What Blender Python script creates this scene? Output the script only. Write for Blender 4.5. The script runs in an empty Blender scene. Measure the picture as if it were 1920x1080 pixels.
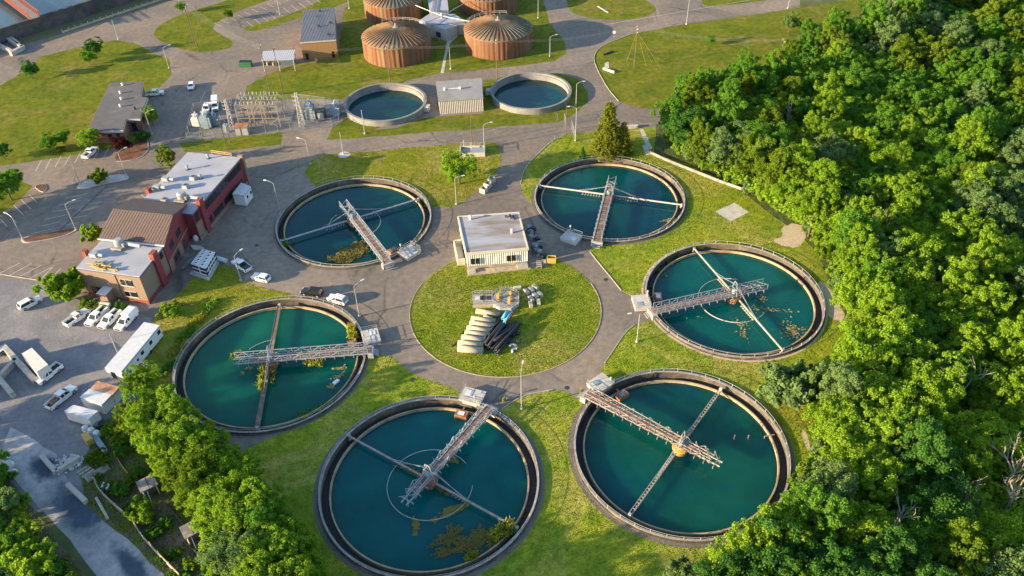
import bpy, math, random
import numpy as np
from mathutils import Vector, Matrix, geometry
random.seed(7); RNG = np.random.default_rng(7)
SC = bpy.context.scene; COL = SC.collection
W0, H0 = 1920.0, 1080.0
F0, PITCH, ROLL, CAMH = 1538.543, math.radians(39.99648), math.radians(-1.31022), 115.4473
_c, _s = math.cos(PITCH), math.sin(PITCH)
FWD = np.array([0, _c, -_s]); _R = np.array([1., 0, 0]); _U = np.array([0, _s, _c])
RT = math.cos(ROLL)*_R + math.sin(ROLL)*_U; UP = -math.sin(ROLL)*_R + math.cos(ROLL)*_U
def A(px, py, z=0.0):
    """the point of the site that the survey pixel (px, py) of the aerial view shows, at height z"""
    d = FWD + RT*(px-W0/2)/F0 - UP*(py-H0/2)/F0
    t = (z-CAMH)/d[2]
    return Vector((float(t*d[0]), float(t*d[1]), float(z)))
def PX(P):
    d = np.array(P)-np.array([0, 0, CAMH]); q = d@FWD
    return W0/2+F0*(d@RT)/q, H0/2-F0*(d@UP)/q
# ---------------------------------------------------------------- camera, light
cam = bpy.data.cameras.new('camera'); camo = bpy.data.objects.new('camera', cam); COL.objects.link(camo)
m = Matrix(((RT[0], UP[0], -FWD[0], 0), (RT[1], UP[1], -FWD[1], 0), (RT[2], UP[2], -FWD[2], CAMH), (0, 0, 0, 1)))
camo.matrix_world = m
cam.sensor_width = 36; cam.lens = F0/W0*36; cam.clip_end = 6000; cam.clip_start = 1
SC.camera = camo
SUN_EL, SUN_AZ = math.radians(12.8), math.radians(18.7)
wd = bpy.data.worlds.new('World'); SC.world = wd; wd.use_nodes = True
nt = wd.node_tree; bg = nt.nodes['Background']; sky = nt.nodes.new('ShaderNodeTexSky'); sky.sky_type = 'NISHITA'
sky.sun_disc = False; sky.sun_elevation = SUN_EL; sky.sun_rotation = math.atan2(-math.cos(SUN_AZ), -math.sin(SUN_AZ))
sky.air_density = 1.0; sky.dust_density = 0.6; sky.ozone_density = 1.6
nt.links.new(sky.outputs[0], bg.inputs[0]); bg.inputs[1].default_value = 0.115
sun = bpy.data.lights.new('sun', 'SUN'); sun.energy = 4.6; sun.angle = math.radians(0.5); sun.color = (1.0, 0.75, 0.44)
suno = bpy.data.objects.new('sun', sun); COL.objects.link(suno)
tosun = Vector((-math.cos(SUN_AZ)*math.cos(SUN_EL), -math.sin(SUN_AZ)*math.cos(SUN_EL), math.sin(SUN_EL)))
suno.rotation_euler = tosun.to_track_quat('Z', 'Y').to_euler(); suno.location = (-200, 0, 200)
vs = SC.view_settings; vs.view_transform = 'Standard'; vs.look = 'None'; vs.gamma = 1; vs.exposure = 1.93; vs.use_curve_mapping = False
SC.cycles.max_bounces = 5; SC.cycles.diffuse_bounces = 4; SC.cycles.glossy_bounces = 2; SC.cycles.transmission_bounces = 3
SC.cycles.transparent_max_bounces = 8; SC.cycles.use_denoising = True
# ---------------------------------------------------------------- materials
MATS = {}
def M(name, col=(.5, .5, .5), rough=.8, var=.2, scale=.6, col2=None, mix2=.5, scale2=.15, bump=0, bscale=4, metal=0, spec=.3, world=True, stretch=None):
    if name in MATS: return MATS[name]
    m = bpy.data.materials.new(name); m.use_nodes = True; N = m.node_tree.nodes; L = m.node_tree.links
    b = N['Principled BSDF']; b.inputs['Roughness'].default_value = rough; b.inputs['Metallic'].default_value = metal
    b.inputs['Specular IOR Level'].default_value = spec
    if world: vec = N.new('ShaderNodeNewGeometry').outputs['Position']
    else: vec = N.new('ShaderNodeTexCoord').outputs['Object']
    if stretch:
        mp = N.new('ShaderNodeMapping'); mp.inputs['Scale'].default_value = stretch; L.new(vec, mp.inputs[0]); vec = mp.outputs[0]
    n1 = N.new('ShaderNodeTexNoise'); n1.inputs['Scale'].default_value = scale; n1.inputs['Detail'].default_value = 8; n1.inputs['Roughness'].default_value = .65
    L.new(vec, n1.inputs['Vector'])
    r1 = N.new('ShaderNodeMapRange'); r1.inputs[1].default_value = .3; r1.inputs[2].default_value = .7; r1.inputs[3].default_value = 1-var; r1.inputs[4].default_value = 1+var
    L.new(n1.outputs[0], r1.inputs[0])
    base = N.new('ShaderNodeRGB'); base.outputs[0].default_value = (*col, 1); out = base.outputs[0]
    if col2:
        n2 = N.new('ShaderNodeTexNoise'); n2.inputs['Scale'].default_value = scale2; n2.inputs['Detail'].default_value = 6; n2.inputs['Roughness'].default_value = .6
        L.new(vec, n2.inputs['Vector'])
        r2 = N.new('ShaderNodeMapRange'); r2.interpolation_type = 'SMOOTHSTEP'; r2.inputs[1].default_value = 1-mix2-.12; r2.inputs[2].default_value = 1-mix2+.12
        L.new(n2.outputs[0], r2.inputs[0])
        mx = N.new('ShaderNodeMix'); mx.data_type = 'RGBA'; L.new(r2.outputs[0], mx.inputs['Factor']); L.new(out, mx.inputs['A']); mx.inputs['B'].default_value = (*col2, 1)
        out = mx.outputs['Result']
    ml = N.new('ShaderNodeVectorMath'); ml.operation = 'SCALE'; L.new(out, ml.inputs[0]); L.new(r1.outputs[0], ml.inputs['Scale'])
    L.new(ml.outputs[0], b.inputs['Base Color'])
    if bump:
        n3 = N.new('ShaderNodeTexNoise'); n3.inputs['Scale'].default_value = bscale; n3.inputs['Detail'].default_value = 5; L.new(vec, n3.inputs['Vector'])
        bp = N.new('ShaderNodeBump'); bp.inputs['Distance'].default_value = bump; bp.inputs['Strength'].default_value = 1; L.new(n3.outputs[0], bp.inputs['Height']); L.new(bp.outputs[0], b.inputs['Normal'])
    MATS[name] = m; return m
def wave_bump(m, axis, scale, dist, dark=None, world=False):
    """corrugation: parallel ribs along one axis"""
    N = m.node_tree.nodes; L = m.node_tree.links; b = N['Principled BSDF']
    vec = N.new('ShaderNodeNewGeometry').outputs['Position'] if world else N.new('ShaderNodeTexCoord').outputs['Object']
    w = N.new('ShaderNodeTexWave'); w.bands_direction = axis; w.inputs['Scale'].default_value = scale; w.inputs['Distortion'].default_value = .15; w.inputs['Detail'].default_value = 1
    mp = N.new('ShaderNodeMapping'); L.new(vec, mp.inputs[0]); L.new(mp.outputs[0], w.inputs[0])
    bp = N.new('ShaderNodeBump'); bp.inputs['Distance'].default_value = dist; L.new(w.outputs[1], bp.inputs['Height']); L.new(bp.outputs[0], b.inputs['Normal'])
    return mp
def leaf_mat(name, col, col2, trans=.35):
    if name in MATS: return MATS[name]
    m = bpy.data.materials.new(name); m.use_nodes = True; N = m.node_tree.nodes; L = m.node_tree.links
    N.remove(N['Principled BSDF']); o = N['Material Output']
    g = N.new('ShaderNodeNewGeometry'); oi = N.new('ShaderNodeObjectInfo')
    nz = N.new('ShaderNodeTexNoise'); nz.inputs['Scale'].default_value = .5; nz.inputs['Detail'].default_value = 3; L.new(g.outputs['Position'], nz.inputs['Vector'])
    a1 = N.new('ShaderNodeMath'); a1.operation = 'ADD'; L.new(g.outputs['Random Per Island'], a1.inputs[0]); L.new(oi.outputs['Random'], a1.inputs[1])
    a2 = N.new('ShaderNodeMath'); a2.operation = 'MULTIPLY_ADD'; L.new(nz.outputs[0], a2.inputs[0]); a2.inputs[1].default_value = 1.4; L.new(a1.outputs[0], a2.inputs[2])
    mr = N.new('ShaderNodeMapRange'); mr.inputs[1].default_value = .7; mr.inputs[2].default_value = 2.7; L.new(a2.outputs[0], mr.inputs[0])
    mx = N.new('ShaderNodeMix'); mx.data_type = 'RGBA'; L.new(mr.outputs[0], mx.inputs['Factor']); mx.inputs['A'].default_value = (*col, 1); mx.inputs['B'].default_value = (*col2, 1)
    d = N.new('ShaderNodeBsdfDiffuse'); t = N.new('ShaderNodeBsdfTranslucent'); L.new(mx.outputs['Result'], d.inputs[0]); L.new(mx.outputs['Result'], t.inputs[0])
    ms = N.new('ShaderNodeMixShader'); ms.inputs[0].default_value = trans; L.new(d.outputs[0], ms.inputs[1]); L.new(t.outputs[0], ms.inputs[2])
    L.new(ms.outputs[0], o.inputs['Surface']); MATS[name] = m; return m
# ---------------------------------------------------------------- mesh builder
def wloc(o):
    v = Vector((0, 0, 0))
    while o is not None: v = v+o.location; o = o.parent
    return v
class MB:
    def __init__(s): s.v = []; s.f = []; s.smooth = False
    def add(s, vs, fs):
        n = len(s.v); s.v += [tuple(q) for q in vs]; s.f += [tuple(i+n for i in f) for f in fs]; return s
    def box(s, c, d, rz=0, tilt=None):
        x, y, z = d[0]/2, d[1]/2, d[2]/2
        P = [Vector(p) for p in ((-x, -y, -z), (x, -y, -z), (x, y, -z), (-x, y, -z), (-x, -y, z), (x, -y, z), (x, y, z), (-x, y, z))]
        R = Matrix.Rotation(rz, 3, 'Z')
        if tilt: R = R @ Matrix.Rotation(tilt[1], 3, tilt[0])
        return s.add([R@p+Vector(c) for p in P], [(0, 3, 2, 1), (4, 5, 6, 7), (0, 1, 5, 4), (1, 2, 6, 5), (2, 3, 7, 6), (3, 0, 4, 7)])
    def prism(s, poly, z0, z1):
        poly = [(p[0], p[1]) for p in poly]
        if sum(poly[i-1][0]*poly[i][1]-poly[i][0]*poly[i-1][1] for i in range(len(poly))) < 0: poly = poly[::-1]
        n = len(poly)
        return s.add([(x, y, z0) for x, y in poly]+[(x, y, z1) for x, y in poly], [tuple(range(n))[::-1], tuple(range(n, 2*n))]+[(i, (i+1) % n, n+(i+1) % n, n+i) for i in range(n)])
    def bar(s, a, b, w, h=None):
        """square bar from a to b"""
        a, b = Vector(a), Vector(b); d = (b-a); l = d.length; d.normalize(); h = h or w
        u = d.cross(Vector((0, 0, 1)));
        if u.length < 1e-3: u = Vector((1, 0, 0))
        u.normalize(); v = u.cross(d); P = []
        for q in (a, b):
            for i, j in ((-1, -1), (1, -1), (1, 1), (-1, 1)): P.append(q+u*(i*w/2)+v*(j*h/2))
        return s.add(P, [(0, 1, 2, 3), (7, 6, 5, 4), (0, 4, 5, 1), (1, 5, 6, 2), (2, 6, 7, 3), (3, 7, 4, 0)])
    def tube(s, pts, r, n=8, r2=None, cap=True):
        pts = [Vector(p) for p in pts]; rs = [r+(r2-r)*i/(len(pts)-1) if r2 is not None else r for i in range(len(pts))]
        P = []
        for k, p in enumerate(pts):
            d = (pts[min(k+1, len(pts)-1)]-pts[max(k-1, 0)]).normalized()
            u = d.cross(Vector((0, 0, 1)) if abs(d.z) < .95 else Vector((1, 0, 0))).normalized(); v = d.cross(u)
            P += [p+(u*math.cos(2*math.pi*i/n)+v*math.sin(2*math.pi*i/n))*rs[k] for i in range(n)]
        fs = [(k*n+i, k*n+(i+1) % n, (k+1)*n+(i+1) % n, (k+1)*n+i) for k in range(len(pts)-1) for i in range(n)]
        if cap: fs += [tuple(range(n))[::-1], tuple(range((len(pts)-1)*n, len(pts)*n))]
        return s.add(P, fs)
    def lathe(s, prof, c=(0, 0), n=48, a0=0, a1=2*math.pi, closed=True):
        """profile [(r, z)] turned about a vertical axis; closed joins last to first"""
        full = abs(a1-a0-2*math.pi) < 1e-6; k = n if full else n+1; m_ = len(prof)
        P = [(c[0]+r*math.cos(a0+(a1-a0)*i/n), c[1]+r*math.sin(a0+(a1-a0)*i/n), z) for i in range(k) for r, z in prof]
        fs = []
        for i in range(n):
            j = (i+1) % k
            for q in range(m_ if closed else m_-1):
                q2 = (q+1) % m_; fs.append((i*m_+q, j*m_+q, j*m_+q2, i*m_+q2))
        return s.add(P, fs)
    def disc(s, c, r, n=48, z=None):
        return s.add([(c[0]+r*math.cos(2*math.pi*i/n), c[1]+r*math.sin(2*math.pi*i/n), c[2]) for i in range(n)], [tuple(range(n))])
    def prof(s, pts):
        """side profile [(x, z, halfwidth)] with left and right walls: car bodies"""
        n = len(pts); P = [(x, w, z) for x, z, w in pts]+[(x, -w, z) for x, z, w in pts]
        return s.add(P, [tuple(range(n)), tuple(range(n, 2*n))[::-1]]+[(i, n+i, n+(i+1) % n, (i+1) % n) for i in range(n)])
    def build(s, name, mat, parent=None, smooth=False):
        off = wloc(parent) if parent else Vector((0, 0, 0))
        me = bpy.data.meshes.new(name); me.from_pydata([(x-off.x, y-off.y, z-off.z) for x, y, z in s.v], [], s.f); me.update()
        if isinstance(mat, str): mat = MATS[mat]
        me.materials.append(mat)
        if smooth or s.smooth:
            me.polygons.foreach_set('use_smooth', [True]*len(me.polygons))
        o = bpy.data.objects.new(name, me); COL.objects.link(o)
        if parent: o.parent = parent
        return o
def tag(o, label=None, cat=None, group=None, kind=None):
    if label: o['label'] = label
    if cat: o['category'] = cat
    if group: o['group'] = group
    if kind: o['kind'] = kind
    return o
def thing(name, loc, label, cat, group=None):
    o = bpy.data.objects.new(name, None); COL.objects.link(o); o.location = loc; o.empty_display_size = .5
    return tag(o, label, cat, group)
def dup(root, loc=None, rz=None, label=None, sc=None, group=None):
    r = root.copy(); COL.objects.link(r)
    if loc is not None: r.location = loc
    if rz is not None: r.rotation_euler = (0, 0, rz)
    if sc is not None: r.scale = (sc, sc, sc) if not hasattr(sc, '__len__') else sc
    if label: r['label'] = label
    if group: r['group'] = group
    for ch in list(root.children):
        c = ch.copy(); COL.objects.link(c); c.parent = r
        for g in list(ch.children):
            d = g.copy(); COL.objects.link(d); d.parent = c
    return r
def struct(o, label, cat, kind='structure'): return tag(o, label, cat, None, kind)
def wallrect(mb, p0, p1, u0, u1, z0, z1, out=.06, depth=.12):
    """a thin box let into the wall that runs from p0 to p1 (outside on the right), proud by out"""
    a = Vector((p0[0], p0[1], 0)); b = Vector((p1[0], p1[1], 0)); d = (b-a).normalized(); n = Vector((d.y, -d.x, 0))
    q = a+d*(u0+u1)/2+n*(out-depth/2)
    return mb.box((q.x, q.y, (z0+z1)/2), (u1-u0, depth, z1-z0), math.atan2(d.y, d.x))
# materials of the place
M('concrete', (.36, .34, .30), .85, .25, .8, (.22, .20, .17), .35, .5)
M('concrete_light', (.42, .40, .36), .85, .2, .8, (.28, .26, .23), .3, .4)
M('concrete_old', (.30, .26, .20), .9, .3, 1.2, (.42, .34, .22), .5, .25)
M('channel_wet', (.035, .034, .036), .6, .4, 1.0, (.09, .07, .045), .3, .3)
M('weir', (.34, .27, .165), .8, .3, 1.0, (.17, .125, .07), .4, .5)
M('galv', (.33, .355, .365), .5, .12, 2, metal=.3)
M('wall_stained', (.085, .075, .062), .9, .4, 1.3, (.17, .135, .09), .42, .22, bump=.03, bscale=3)
M('coping', (.27, .265, .25), .85, .25, 1.5, (.20, .185, .15), .45, .6)
M('galv_dark', (.26, .28, .29), .55, .2, 2, metal=.3)
M('rail', (.38, .37, .34), .6, .2, 2)
M('rust', (.21, .085, .045), .85, .3, 1.5, (.30, .16, .10), .5, .8)
M('rust_pale', (.27, .245, .22), .85, .25, 1.5, (.18, .14, .115), .4, .8)
M('deck', (.17, .105, .085), .85, .3, 2, (.26, .205, .17), .4, .5)
M('white_paint', (.74, .74, .72), .35, .05, 2, spec=.5)
M('rust_orange', (.40, .20, .10), .85, .3, 1.5, (.42, .36, .30), .45, .5)
M('basin_wall', (.20, .20, .195), .85, .22, .8, (.13, .125, .11), .4, .4)
M('white_metal', (.54, .55, .55), .45, .1, 1.2, (.42, .42, .41), .25, .8)
M('black_paint', (.015, .015, .017), .25, .1, 2, spec=.5)
M('dark_metal', (.04, .042, .045), .5, .2, 2)
M('glass', (.015, .022, .028), .08, .2, 2, spec=.6)
M('tyre', (.02, .02, .02), .9, .1, 3)
M('lamp_glass', (.75, .75, .70), .3, .05, 3)
M('red_lens', (.4, .02, .02), .3, .05, 3)
M('wood_pole', (.13, .095, .065), .9, .3, 3)
M('wood_grey', (.30, .27, .24), .9, .3, 2, (.20, .17, .15), .5, .7)
M('bark', (.10, .075, .055), .95, .3, 3)
M('dead_wood', (.30, .26, .22), .9, .2, 3)
M('yellow', (.46, .32, .07), .6, .15, 2)
M('yellow_valve', (.40, .25, .07), .6, .2, 2)
M('black_pipe', (.018, .022, .030), .45, .3, 2)
M('blue_pipe', (.10, .42, .55), .5, .1, 2)
M('clay_pipe', (.31, .28, .21), .85, .15, 1.5, (.38, .34, .25), .3, .6)
M('red_paint', (.30, .05, .04), .7, .2, 2)
M('green_bin', (.02, .13, .05), .6, .2, 2)
M('blue_grey', (.20, .27, .31), .6, .15, 2)
M('block', (.42, .39, .33), .9, .15, 2)
M('stone', (.50, .50, .48), .9, .2, 1.5)
# ================================================================ ground plan
TANKS = {'A': (-38.01, 164.35), 'B': (24.83, 171.65), 'C': (47.31, 132.75), 'D': (29.0, 92.25), 'E': (-14.85, 86.58), 'F': (-48.19, 116.56)}
TR = 18.75
def ell(c, r, n=72): return [(c[0]+r*math.cos(2*math.pi*i/n), c[1]+r*math.sin(2*math.pi*i/n)) for i in range(n)]
def poly(*pp, jit=.25, step=3.0, seed=1):
    rr = random.Random(seed+len(pp)); P = [A(x, y) for x, y in pp]; out = []
    for i in range(len(P)):
        a, b = P[i], P[(i+1) % len(P)]; n = max(1, min(60, int((b-a).length/step)))
        for k in range(n):
            q = a.lerp(b, k/n); out.append((q.x+(rr.uniform(-jit, jit) if k else 0), q.y+(rr.uniform(-jit, jit) if k else 0)))
    return out
def smoothed(P, it=2):
    for _ in range(it):
        Q = []
        for i in range(len(P)):
            a, b = P[i], P[(i+1) % len(P)]
            Q += [(a[0]*.75+b[0]*.25, a[1]*.75+b[1]*.25), (a[0]*.25+b[0]*.75, a[1]*.25+b[1]*.75)]
        P = Q
    return P
def spoly(*pp): return smoothed([(A(x, y).x, A(x, y).y) for x, y in pp])
def rough(P, j):
    r_ = random.Random(9); Q = [(x+r_.uniform(-j, j), y+r_.uniform(-j, j)) for x, y in P for _ in range(1)]; return Q
GC = (-1.5, 131.0); GR = 20.3
SMALL = {'G': (A(724, 199).x, A(724, 199).y-.3), 'H': (A(995.5, 178).x, A(995.5, 178).y-.3)}
SR = 12.2
REG = []   # (class, name, polygon) painted in order
def reg(cls, p): REG.append((cls, p))
reg('asphalt', poly((-700, -150), (1500, -150), (1500, 60), (1330, 140), (1250, 260), (1260, 500), (1230, 640), (1150, 800), (500, 900), (180, 760), (100, 900), (-500, 900), step=20, jit=0))
reg('yard', poly((-300, 470), (0, 522), (105, 534), (150, 565), (300, 600), (290, 690), (215, 780), (165, 880), (200, 960), (-300, 960)))
reg('dirt', poly((180, 800), (330, 700), (360, 820), (480, 900), (620, 1010), (700, 1200), (340, 1200), (160, 950), (150, 890)))
reg('scrub', poly((-300, 830), (0, 880), (60, 950), (120, 1030), (220, 1140), (300, 1300), (-300, 1400)))
reg('haulroad', poly((20, 800), (105, 850), (130, 905), (170, 955), (260, 1030), (380, 1150), (430, 1260), (330, 1300), (220, 1130), (130, 1010), (55, 930), (0, 860)))
reg('scrub', poly((200, 900), (260, 880), (330, 960), (420, 1060), (560, 1250), (430, 1250), (380, 1110), (280, 1010), (215, 950)))
# lawns
LAWN = {}
def lawn(key, p): LAWN[key] = p; REG.append(('lawn:'+key, p))
lawn('near', poly((976, 345), (980, 325), (990, 308), (1005, 292), (1030, 268), (1060, 253), (1110, 246), (1180, 241), (1270, 238), (1420, 200), (1700, 400), (1750, 700), (1650, 900), (1520, 1200), (1000, 1300), (600, 1260), (400, 960), (420, 860),
     (640, 760), (683, 690), (690, 668), (715, 664), (735, 668), (752, 684), (770, 697), (790, 708), (820, 718), (842, 725), (866, 737), (900, 790), (940, 767), (955, 757), (973, 747), (993, 738), (1037, 731), (1062, 734), (1080, 747), (1120, 740), (1140, 712), (1125, 697), (1134, 680), (1150, 657), (1173, 622), (1190, 609), (1220, 601), (1240, 585), (1200, 556), (1183, 556), (1165, 545), (1145, 520), (1120, 490), (1106, 472), (1118, 440), (1003, 388), (982, 365)))
lawn('triangle', poly((290, 592), (330, 555), (362, 520), (380, 512), (400, 500), (428, 497), (443, 507), (452, 527), (475, 533), (500, 541), (552, 553), (560, 600), (330, 760), (290, 735), (275, 680), (283, 612)))
lawn('upper', poly((571, 325), (583, 300), (610, 290), (690, 284), (760, 277), (860, 270), (922, 266), (938, 275), (940, 300), (930, 325), (905, 350), (870, 378), (846, 389), (822, 386), (790, 400), (700, 420), (600, 360)))
lawn('strip', poly((338, 268), (430, 257), (530, 247), (527, 271), (440, 281), (345, 285)))
lawn('basin', poly((612, 262), (622, 240), (660, 215), (720, 190), (800, 170), (905, 200), (905, 165), (905, 152), (950, 142), (1045, 137), (1085, 148), (1102, 172), (1103, 192), (1085, 208), (1050, 229), (985, 234), (900, 241), (780, 250), (700, 256)))
reg('asphalt', poly((748, 158), (770, 152), (830, 148), (905, 148), (905, 165), (870, 200), (905, 203), (905, 213), (832, 218), (790, 222), (745, 240), (700, 243), (800, 200)))
lawn('digester', poly((457, 192), (462, 162), (500, 140), (560, 118), (632, 108), (645, 20), (690, -60), (1000, -60), (1020, 0), (1028, 35), (1030, 42), (1058, 78), (1062, 100), (1040, 115), (960, 125), (830, 137), (765, 150), (752, 158), (700, 165), (640, 187), (600, 187), (540, 190)))
lawn('right', poly((1117, 97), (1133, 83), (1187, 63), (1280, 46), (1430, 25), (1580, 2), (1700, -40), (2000, -120), (2000, 300), (1270, 280), (1250, 206), (1200, 203), (1160, 190), (1140, 167), (1122, 135), (1113, 113)))
lawn('top', spoly((1055, -60), (1060, -10), (1066, 18), (1080, 27), (1120, 37), (1187, 37), (1232, 24), (1228, 10), (1200, -5), (1160, -40)))
lawn('corner', spoly((1313, 11), (1350, 12), (1480, -5), (1480, -40), (1320, -20)))
lawn('teardrop', spoly((287, 62), (300, 45), (333, 30), (362, 19), (430, 0), (520, -40), (530, -10), (495, 4), (440, 22), (393, 50), (415, 66), (438, 77), (434, 90), (405, 96), (365, 98), (320, 87), (292, 72)))
lawn('island', spoly((455, 50), (463, 60), (494, 55), (560, 34), (640, 10), (700, -20), (640, -20), (560, 21), (500, 41)))
lawn('office', poly((-500, 280), (-100, 170), (0, 160), (45, 133), (80, 105), (150, 88), (215, 75), (250, 80), (290, 100), (318, 112), (322, 140), (300, 165), (275, 180), (275, 250), (240, 275), (213, 278), (100, 297), (0, 311), (-200, 335), (-500, 370)))
lawn('corner_lot', poly((-200, 345), (0, 322), (62, 349), (40, 372), (0, 402), (-100, 455)))
reg('asphalt', poly((243, 262), (268, 192), (280, 195), (305, 190), (300, 205), (285, 262), (262, 272)))
reg('mulch', spoly((215, 292), (232, 268), (262, 258), (283, 262), (277, 283), (262, 296), (238, 301), (218, 302)))
reg('gravel', poly((352, 262), (366, 215), (460, 192), (560, 186), (638, 186), (638, 224), (625, 238), (540, 246), (450, 256)))
reg('lawn:circle', ell(GC, GR, 96)); LAWN['circle'] = ell(GC, GR, 96)
reg('lawn:circle', poly((866, 505), (862, 485), (876, 488), (885, 515)))
reg('asphalt', [(A(x, y).x, A(x, y).y) for x, y in ((868, 480), (1000, 470), (1030, 500), (1000, 503), (877, 517))])
# forest floor, pads, bare earth
reg('floor', poly((1230, 235), (1330, 190), (1400, 160), (1480, 130), (1560, 100), (1640, 50), (1700, 10), (1800, -60), (2300, -150), (2700, 1500), (1290, 1400), (1310, 1150), (1345, 1080), (1400, 1035), (1450, 985), (1500, 930), (1540, 890), (1535, 810), (1530, 760), (1585, 690), (1600, 640), (1570, 560), (1530, 470), (1500, 440), (1450, 405), (1395, 362), (1300, 310), (1225, 290)))
reg('sand', rough(spoly((1464, 426), (1500, 416), (1512, 440), (1500, 467), (1468, 460), (1445, 452), (1470, 440)), .35))
reg('sand', rough(spoly((1530, 520), (1560, 540), (1590, 600), (1560, 605), (1540, 560)), .4))
reg('sand', spoly((1500, 800), (1515, 815), (1520, 850), (1508, 835)))
reg('conc', [(A(x, y).x, A(x, y).y) for x, y in ((1340, 397), (1377, 380), (1404, 398), (1370, 415))])
reg('conc', [(A(x, y).x, A(x, y).y) for x, y in ((1199, 243), (1206, 242), (1224, 279), (1214, 281))])
reg('conc', [(A(x, y).x, A(x, y).y) for x, y in ((1204, 272), (1212, 272), (1220, 290), (1211, 291))])
reg('conc', [(A(x, y).x, A(x, y).y) for x, y in ((833, 105), (838, 78), (858, 60), (862, 64), (843, 82), (837, 107), (832, 137), (826, 137))])
reg('conc', [(A(x, y).x, A(x, y).y) for x, y in ((1134, 118), (1141, 116), (1142, 128), (1133, 129))])
reg('conc', ell((A(645, 290).x, A(645, 290).y), 1.7, 8))
for k in 'ABCDEF': reg('sand' if k == 'C' else 'skirt', ell(TANKS[k], TR+(1.0 if k in 'DE' else .7), 96))
HOLES = [ell(TANKS[k], TR-.25, 96) for k in 'ABCDEF']+[ell(SMALL[k], SR-.15, 64) for k in 'GH']
def inside(P, xs, ys):
    r = np.zeros(len(xs), bool); n = len(P)
    for i in range(n):
        x1, y1 = P[i-1]; x2, y2 = P[i]
        if y1 == y2: continue
        c = ((y1 > ys) != (y2 > ys)) & (xs < (x2-x1)*(ys-y1)/(y2-y1)+x1); r ^= c
    return r
def planar_map():
    V = []; Ed = []
    for P in [[(-2500, -900), (2500, -900), (2500, 4000), (-2500, 4000)]]+[p for _, p in REG]+HOLES:
        n = len(V); V += [Vector(q) for q in P]; Ed += [(n+i, n+(i+1) % len(P)) for i in range(len(P))]
    vs_, es, fs, *_ = geometry.delaunay_2d_cdt(V, Ed, [], 0, 1e-4)
    vs_ = np.array([tuple(v) for v in vs_]); fs = [f for f in fs]
    cx = np.array([vs_[list(f)].mean(0) for f in fs]); cls = np.array(['ground']*len(fs), dtype=object)
    for c, P in REG: cls[inside(P, cx[:, 0], cx[:, 1])] = c
    for P in HOLES: cls[inside(P, cx[:, 0], cx[:, 1])] = 'hole'
    return vs_, fs, cls
PV, PF, PC = planar_map()
def lawn_mat(name, a, b, dry, drymix=.35, patch=.35):
    m = M(name, a, .95, .36, .6, b, .5, .12, bump=.14, bscale=4.0, spec=.05)
    N = m.node_tree.nodes; L = m.node_tree.links; ml = next(n for n in N if n.type == 'VECT_MATH' and n.operation == 'SCALE'); src = ml.inputs[0].links[0].from_socket
    g = N.new('ShaderNodeNewGeometry'); n = N.new('ShaderNodeTexNoise'); n.inputs['Scale'].default_value = .07; n.inputs['Detail'].default_value = 7; n.inputs['Roughness'].default_value = .7; n.inputs['Distortion'].default_value = .8
    L.new(g.outputs['Position'], n.inputs['Vector'])
    r = N.new('ShaderNodeMapRange'); r.interpolation_type = 'SMOOTHSTEP'; r.inputs[1].default_value = .62-drymix*.35; r.inputs[2].default_value = .82-drymix*.3; L.new(n.outputs[0], r.inputs[0])
    mx = N.new('ShaderNodeMix'); mx.data_type = 'RGBA'; L.new(r.outputs[0], mx.inputs['Factor']); L.new(src, mx.inputs['A']); mx.inputs['B'].default_value = (*dry, 1); L.new(mx.outputs['Result'], ml.inputs[0])
    return m
lawn_mat('grass_lush', (.15, .215, .018), (.235, .265, .022), (.33, .285, .07), .46)
lawn_mat('grass_dry', (.17, .20, .015), (.23, .25, .022), (.32, .27, .075), .5)
lawn_mat('grass_far', (.095, .125, .012), (.135, .15, .014), (.20, .165, .045), .35)  # far lawns: the dimming towards the top of the view is put into this colour
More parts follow.
